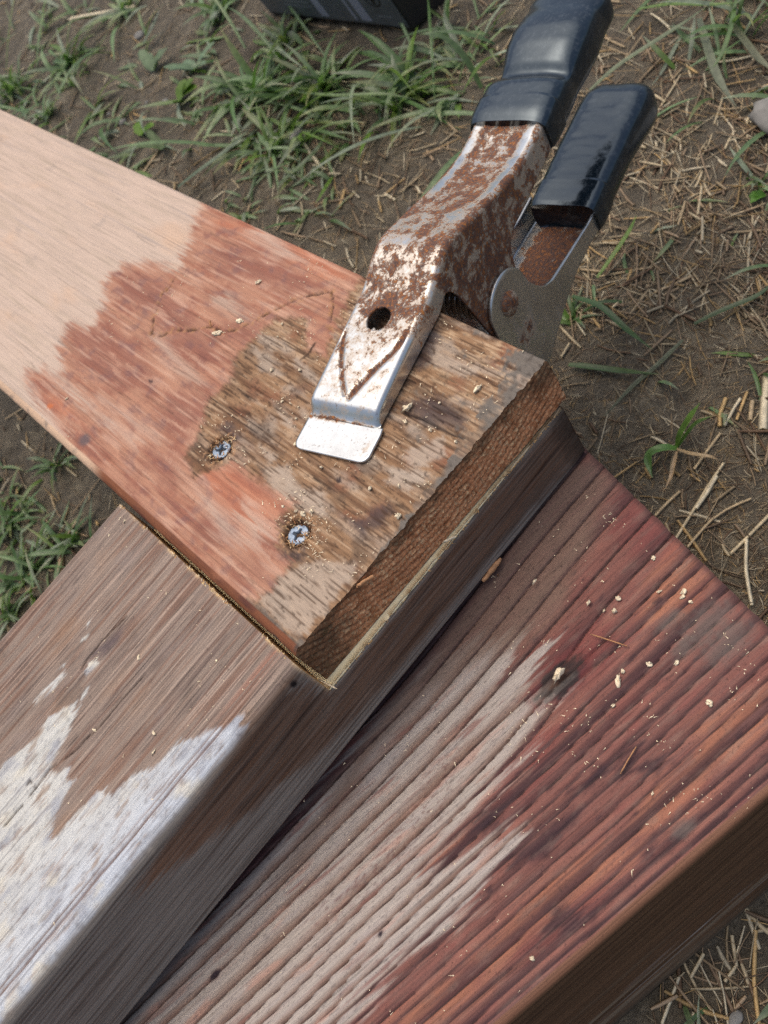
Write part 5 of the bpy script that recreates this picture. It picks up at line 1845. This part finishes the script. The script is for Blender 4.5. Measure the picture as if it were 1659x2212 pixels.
crumb(145, 862, A_TOP, 1.1, 'small white crumb on the reddish stain by the left edge', GA)
crumb(470, 722, A_TOP, 1.8, 'buff crumb lifted out of the crack line', GA, 1.4)
crumb(520, 695, A_TOP, 1.5, 'crumb on the upper bend of the crack line', GA, 1.3)
for u, v, lab in ((150, 945, 'pair of pale specks on the lower rounded edge of the reddish board, upper one'), (157, 950, 'pair of pale specks on the lower rounded edge of the reddish board, lower one')):
    crumb(u, v, A_TOP - 0.8, 1.0, lab, GA)
GB = 'crumbs on the weathered notched board'
for u, v, s, e, lab in ((333, 1584, 1.1, 2.2, 'thin rice-like splinter on the notched board, upper of two'), (333, 1624, 1.0, 2.4, 'thin rice-like splinter on the notched board, lower of two'),
                        (300, 1421, 1.3, 1.2, 'dark brown crumb near the middle of the notched board'), (468, 1429, 1.0, 1.0, 'tiny pale crumb near the shoulder of the notched board'),
                        (270, 1126, 1.2, 2.0, 'small splinter at the far corner of the notched board'), (205, 1578, 1.0, 2.0, 'pale sliver lying in the long crack of the notched board')):
    crumb(u, v, B_TOP, s * 0.7, lab, GB, e)

# fine sawdust (uncountable)
V, F, n0 = [], [], 0
SD = []
for (u0, u1, v0, v1), z, n in (((560, 1150, 680, 1250), A_TOP, 900), ((600, 720, 1060, 1230), A_TOP, 160), ((430, 540, 890, 1010), A_TOP, 90), ((200, 780, 560, 760), A_TOP, 160), ((1050, 1650, 1060, 1800), C_TOP, 460), ((1300, 1400, 1080, 1140), C_TOP, 90),
                               ((500, 1600, 1500, 2212), C_TOP, 260), ((0, 620, 1110, 2000), B_TOP, 160)):
    for i in range(n):
        q = in_view(u0, u1, v0, v1) if False else P(random.uniform(u0, u1), random.uniform(v0, v1), z)
        SD.append((q[0], q[1], z))
for x, y, z in SD:
    if z == A_TOP and not (AX0 + 4 < x < AX1 - 1 and y > AY0 + 1):
        continue
    if z == B_TOP and not (BY0 + 8 < y < BY1 - 1 and x < BXN - 1):
        continue
    if z == C_TOP:
        l, w = c_lw((x, y))
        if not (1 < w < 160 and l < 37):
            continue
    if pn(np.array([x / 16]), np.array([y / 16]), 530)[0] < (0.05 if z == C_TOP else -0.05):
        continue
    a = random.uniform(0, 6.28)
    L = random.choice([0.2, 0.25, 0.3, 0.4, 0.5, 0.9]) * random.uniform(.7, 1.2)
    t = random.uniform(0.1, 0.24)
    d = np.array([math.cos(a), math.sin(a), random.uniform(-.2, .5)]) * L
    s = np.array([-math.sin(a), math.cos(a), 0]) * t
    p = np.array([x, y, z + random.uniform(0.05, 0.35)])
    V += [p - d - s, p - d + s, p + d, p + np.array([0, 0, t * 1.6])]
    F += [(n0, n0 + 1, n0 + 2), (n0, n0 + 1, n0 + 3), (n0 + 1, n0 + 2, n0 + 3), (n0 + 2, n0, n0 + 3)]
    n0 += 4
tag(link('sawdust', np_mesh('sawdust', np.array(V), np.array(F), smooth=False), M_CR), kind='stuff')


# larger loose splinters
def splinter(p0, p1, w, t, label, col_mat=M_CR, lift=(0, 0)):
    p0, p1 = np.asarray(p0, float), np.asarray(p1, float)
    n = 7
    d = (p1 - p0) / np.linalg.norm(p1 - p0)
    s = np.cross(d, (0, 0, 1.0))
    s /= np.linalg.norm(s)
    u = np.cross(s, d)
    V = []
    rs = np.random.RandomState(int(abs(p0[0] * 10)) % 1000)
    for i in range(n):
        f = i / (n - 1)
        c = p0 + (p1 - p0) * f + u * (math.sin(f * 3.1) * 0.3)
        ww = w * (0.75 + 0.35 * rs.rand()) * min(1, 0.5 + 3 * min(f, 1 - f))
        tt = t * (0.7 + 0.5 * rs.rand())
        V += [c + s * ww / 2, c + u * tt, c - s * ww / 2, c - u * tt * 0.3]
    F = [grid_faces(n, 4, 0, False, True), np.array([[3, 2, 1, 0], [4 * n - 4, 4 * n - 3, 4 * n - 2, 4 * n - 1]])]
    tag(link('wood_splinter', np_mesh('wood_splinter', np.array(V), F, smooth=False), col_mat), label, 'wood splinter')


def lap(u, v, dz=0.5):
    q = P(u, v, LAP + dz)
    return (q[0], q[1], LAP + dz)


def onface(u, v, Y):
    a, b = PYp(u, v, Y)
    return (a, Y, b)


M_SPL = simple_mat('splinter_wood', tuple(lin(196, 146, 104)), 0.8, nscale=500, namt=0.3, bump=0.4, spec=0.2)
splinter(onface(771, 1268, 222.6), onface(806, 1246, 222.6), 2.0, 1.2, 'pale square-ended splinter caught on the end grain of the reddish board', M_SPL)
splinter(onface(957, 1172, 221.2), onface(984, 1160, 221.0), 1.4, 0.6, 'thin curl of wood lifting off the fresh saw-cut ledge', M_CR)
splinter(onface(1043, 1256, 220.4), onface(1082, 1206, 220.2), 3.2, 1.0, 'flat reddish splinter peeling from the lower edge of the notched board', M_SPL)
splinter(onface(1075, 1240, 219.0), onface(1098, 1270, 219.0), 0.7, 0.4, 'dark thin bit of straw leaning on the notched board', M_SPL)
splinter((*P(456, 706, A_TOP + 0.5), A_TOP + 0.3), (*P(452, 690, A_TOP + 3), A_TOP + 2.6), 1.3, 0.7, 'upright sliver sticking out of the crack in the reddish board', M_SPL)
splinter((*P(1275, 1370, C_TOP + 0.8), C_TOP + 0.8), (*P(1355, 1396, C_TOP + 1), C_TOP + 1.0), 0.7, 0.4, 'thin straw lying across the grooves beyond the dark knot', M_SPL)
splinter((*P(1340, 1672, C_TOP + 0.8), C_TOP + 0.8), (*P(1375, 1612, C_TOP + 1.4), C_TOP + 1.4), 0.6, 0.4, 'withered seed stem on the grooved board right of centre', M_SPL)
splinter(lap(690, 1470, 1.5), lap(728, 1488, 1.6), 0.8, 0.4, 'pale fibre lying across the inner corner of the notch', M_CR)

# pebbles on the ground
for (u, v), r, sq, lab in (((1752, 262), 20, (0.9, 1.9, 0.55), 'large pale grey stone half in view at the right edge'), ((262, 260), 4.2, (1, 0.8, 0.7), 'small white stone on bare mud beyond the sanded board'),
                           ((232, 242), 2.2, (1, .8, .7), 'tiny white stone beside the small white one'), ((358, 222), 4.0, (1, 0.8, 0.8), 'round white stone under the weeds'), ((318, 222), 2.4, (1, .8, .7), 'grey chip of stone near the round white stone'),
                           ((640, 290), 6, (1.3, 0.7, .6), 'pinkish chip of stone among the grass beyond the reddish board'), ((300, 75), 6, (1, 1, .6), 'whitish stone under the thick white straw'),
                           ((882, 448), 2.2, (1, .8, .8), 'small buff pebble nearest the clamp beyond the board'), ((1590, 2202), 3, (1.2, .8, .6), 'buff pebble in the lower right corner')):
    V, F = lump(int(u), 22, 16, sq, 0.10)
    q = P(u, v, 0)
    V = V * r + np.array([q[0], q[1], float(gz(q[:1], q[1:])[0]) + r * sq[2] * 0.35])
    tag(link('pebble', np_mesh('pebble', V, F), M_PB), lab, 'pebble')

# ------------------------------------------------------------------ the black printed box in the grass
M_BX = simple_mat('black_print', (0.085, 0.102, 0.112), 0.38, nscale=60, namt=0.25)
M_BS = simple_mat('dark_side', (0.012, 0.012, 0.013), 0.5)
M_PS = simple_mat('grey_print', (0.26, 0.29, 0.36), 0.45)
M_PL = simple_mat('faint_print', (0.14, 0.16, 0.175), 0.45)
LEAN = 0.16
HB, TB = 120.0, 46.0


def bxp(a, h, d=0.0):
    """a along the face from its right corner, h up the face, d depth behind it"""
    q = KB + EX * a + NB * (h * LEAN - d)
    return (q[0], q[1], 4 + h - d * LEAN)


def prism(name, fpts, d0, d1, mat, parent, bevel=0.0):
    n = len(fpts)
    V = [bxp(a, h, d0) for a, h in fpts] + [bxp(a, h, d1) for a, h in fpts]
    me = bpy.data.meshes.new(name)
    F = [tuple(range(n)), tuple(range(2 * n - 1, n - 1, -1))] + [(i, n + i, n + (i + 1) % n, (i + 1) % n) for i in range(n)]
    me.from_pydata([tuple(np.array(v) * SC) for v in V], [], F)
    o = link(name, me, mat, parent)
    if bevel:
        b = o.modifiers.new('bevel', 'BEVEL')
        b.width = bevel * SC
        b.segments = 3
    return o


box = empty('black_box', bxp(WB / 2, 0, TB / 2), 'black carton with grey printed stripes, leaning in the grass at the top', 'box')
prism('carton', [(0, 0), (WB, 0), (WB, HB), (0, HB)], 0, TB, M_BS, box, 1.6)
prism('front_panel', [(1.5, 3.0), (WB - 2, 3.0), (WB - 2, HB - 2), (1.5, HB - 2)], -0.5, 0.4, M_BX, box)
for a0, a1 in ((42, 54), (60, 63), (96, 106)):
    prism('printed_stripe', [(a0, 6), (a1, 6), (a1, HB - 4), (a0, HB - 4)], -0.75, -0.4, M_PS, box)
for i in range(9):
    a = 67 + i * 3.1
    prism('printed_line', [(a, 12), (a + 0.9, 12), (a + 0.9, HB - 20), (a, HB - 20)], -0.7, -0.4, M_PL, box)
for i in range(4):
    prism('printed_line', [(112, 14 + 5 * i), (150 - 6 * (i % 2), 14 + 5 * i), (150 - 6 * (i % 2), 15.6 + 5 * i), (112, 15.6 + 5 * i)], -0.7, -0.4, M_PL, box)
prism('printed_line', [(14, 12), (32, 12), (32, 13.6), (14, 13.6)], -0.7, -0.4, M_PL, box)
th = np.linspace(0, 2 * math.pi, 28, endpoint=False)
ro = [bxp(24 + 9 * math.cos(t), 32 + 9 * math.sin(t), -0.72) for t in th]
ri = [bxp(24 + 7.4 * math.cos(t), 32 + 7.4 * math.sin(t), -0.72) for t in th]
em = np_mesh('printed_emblem', np.array(ro + ri), np.stack([np.arange(28), (np.arange(28) + 1) % 28, 28 + (np.arange(28) + 1) % 28, 28 + np.arange(28)], -1))
link('printed_emblem', em, M_BS, box)
for a0, a1, h0, h1 in ((19, 29, 31, 33), (22, 26, 26, 38)):
    prism('printed_emblem', [(a0, h0), (a1, h0), (a1, h1), (a0, h1)], -0.72, -0.4, M_BS, box)
# rows of small print on the right-hand side
for i in range(7):
    for j in range(3):
        h0 = 30 + 26 * j + (i % 3)
        d = 8 + i * 4.6
        pts = [bxp(-0.25, h0, d), bxp(-0.25, h0 + 20 - 3 * ((i * 7 + j * 5) % 4), d), bxp(-0.25, h0 + 20 - 3 * ((i * 7 + j * 5) % 4), d + 1.6), bxp(-0.25, h0, d + 1.6)]
        me = bpy.data.meshes.new('printed_line')
        me.from_pydata([tuple(np.array(v) * SC) for v in pts], [], [(0, 1, 2, 3)])
        link('printed_line', me, M_PS, box)
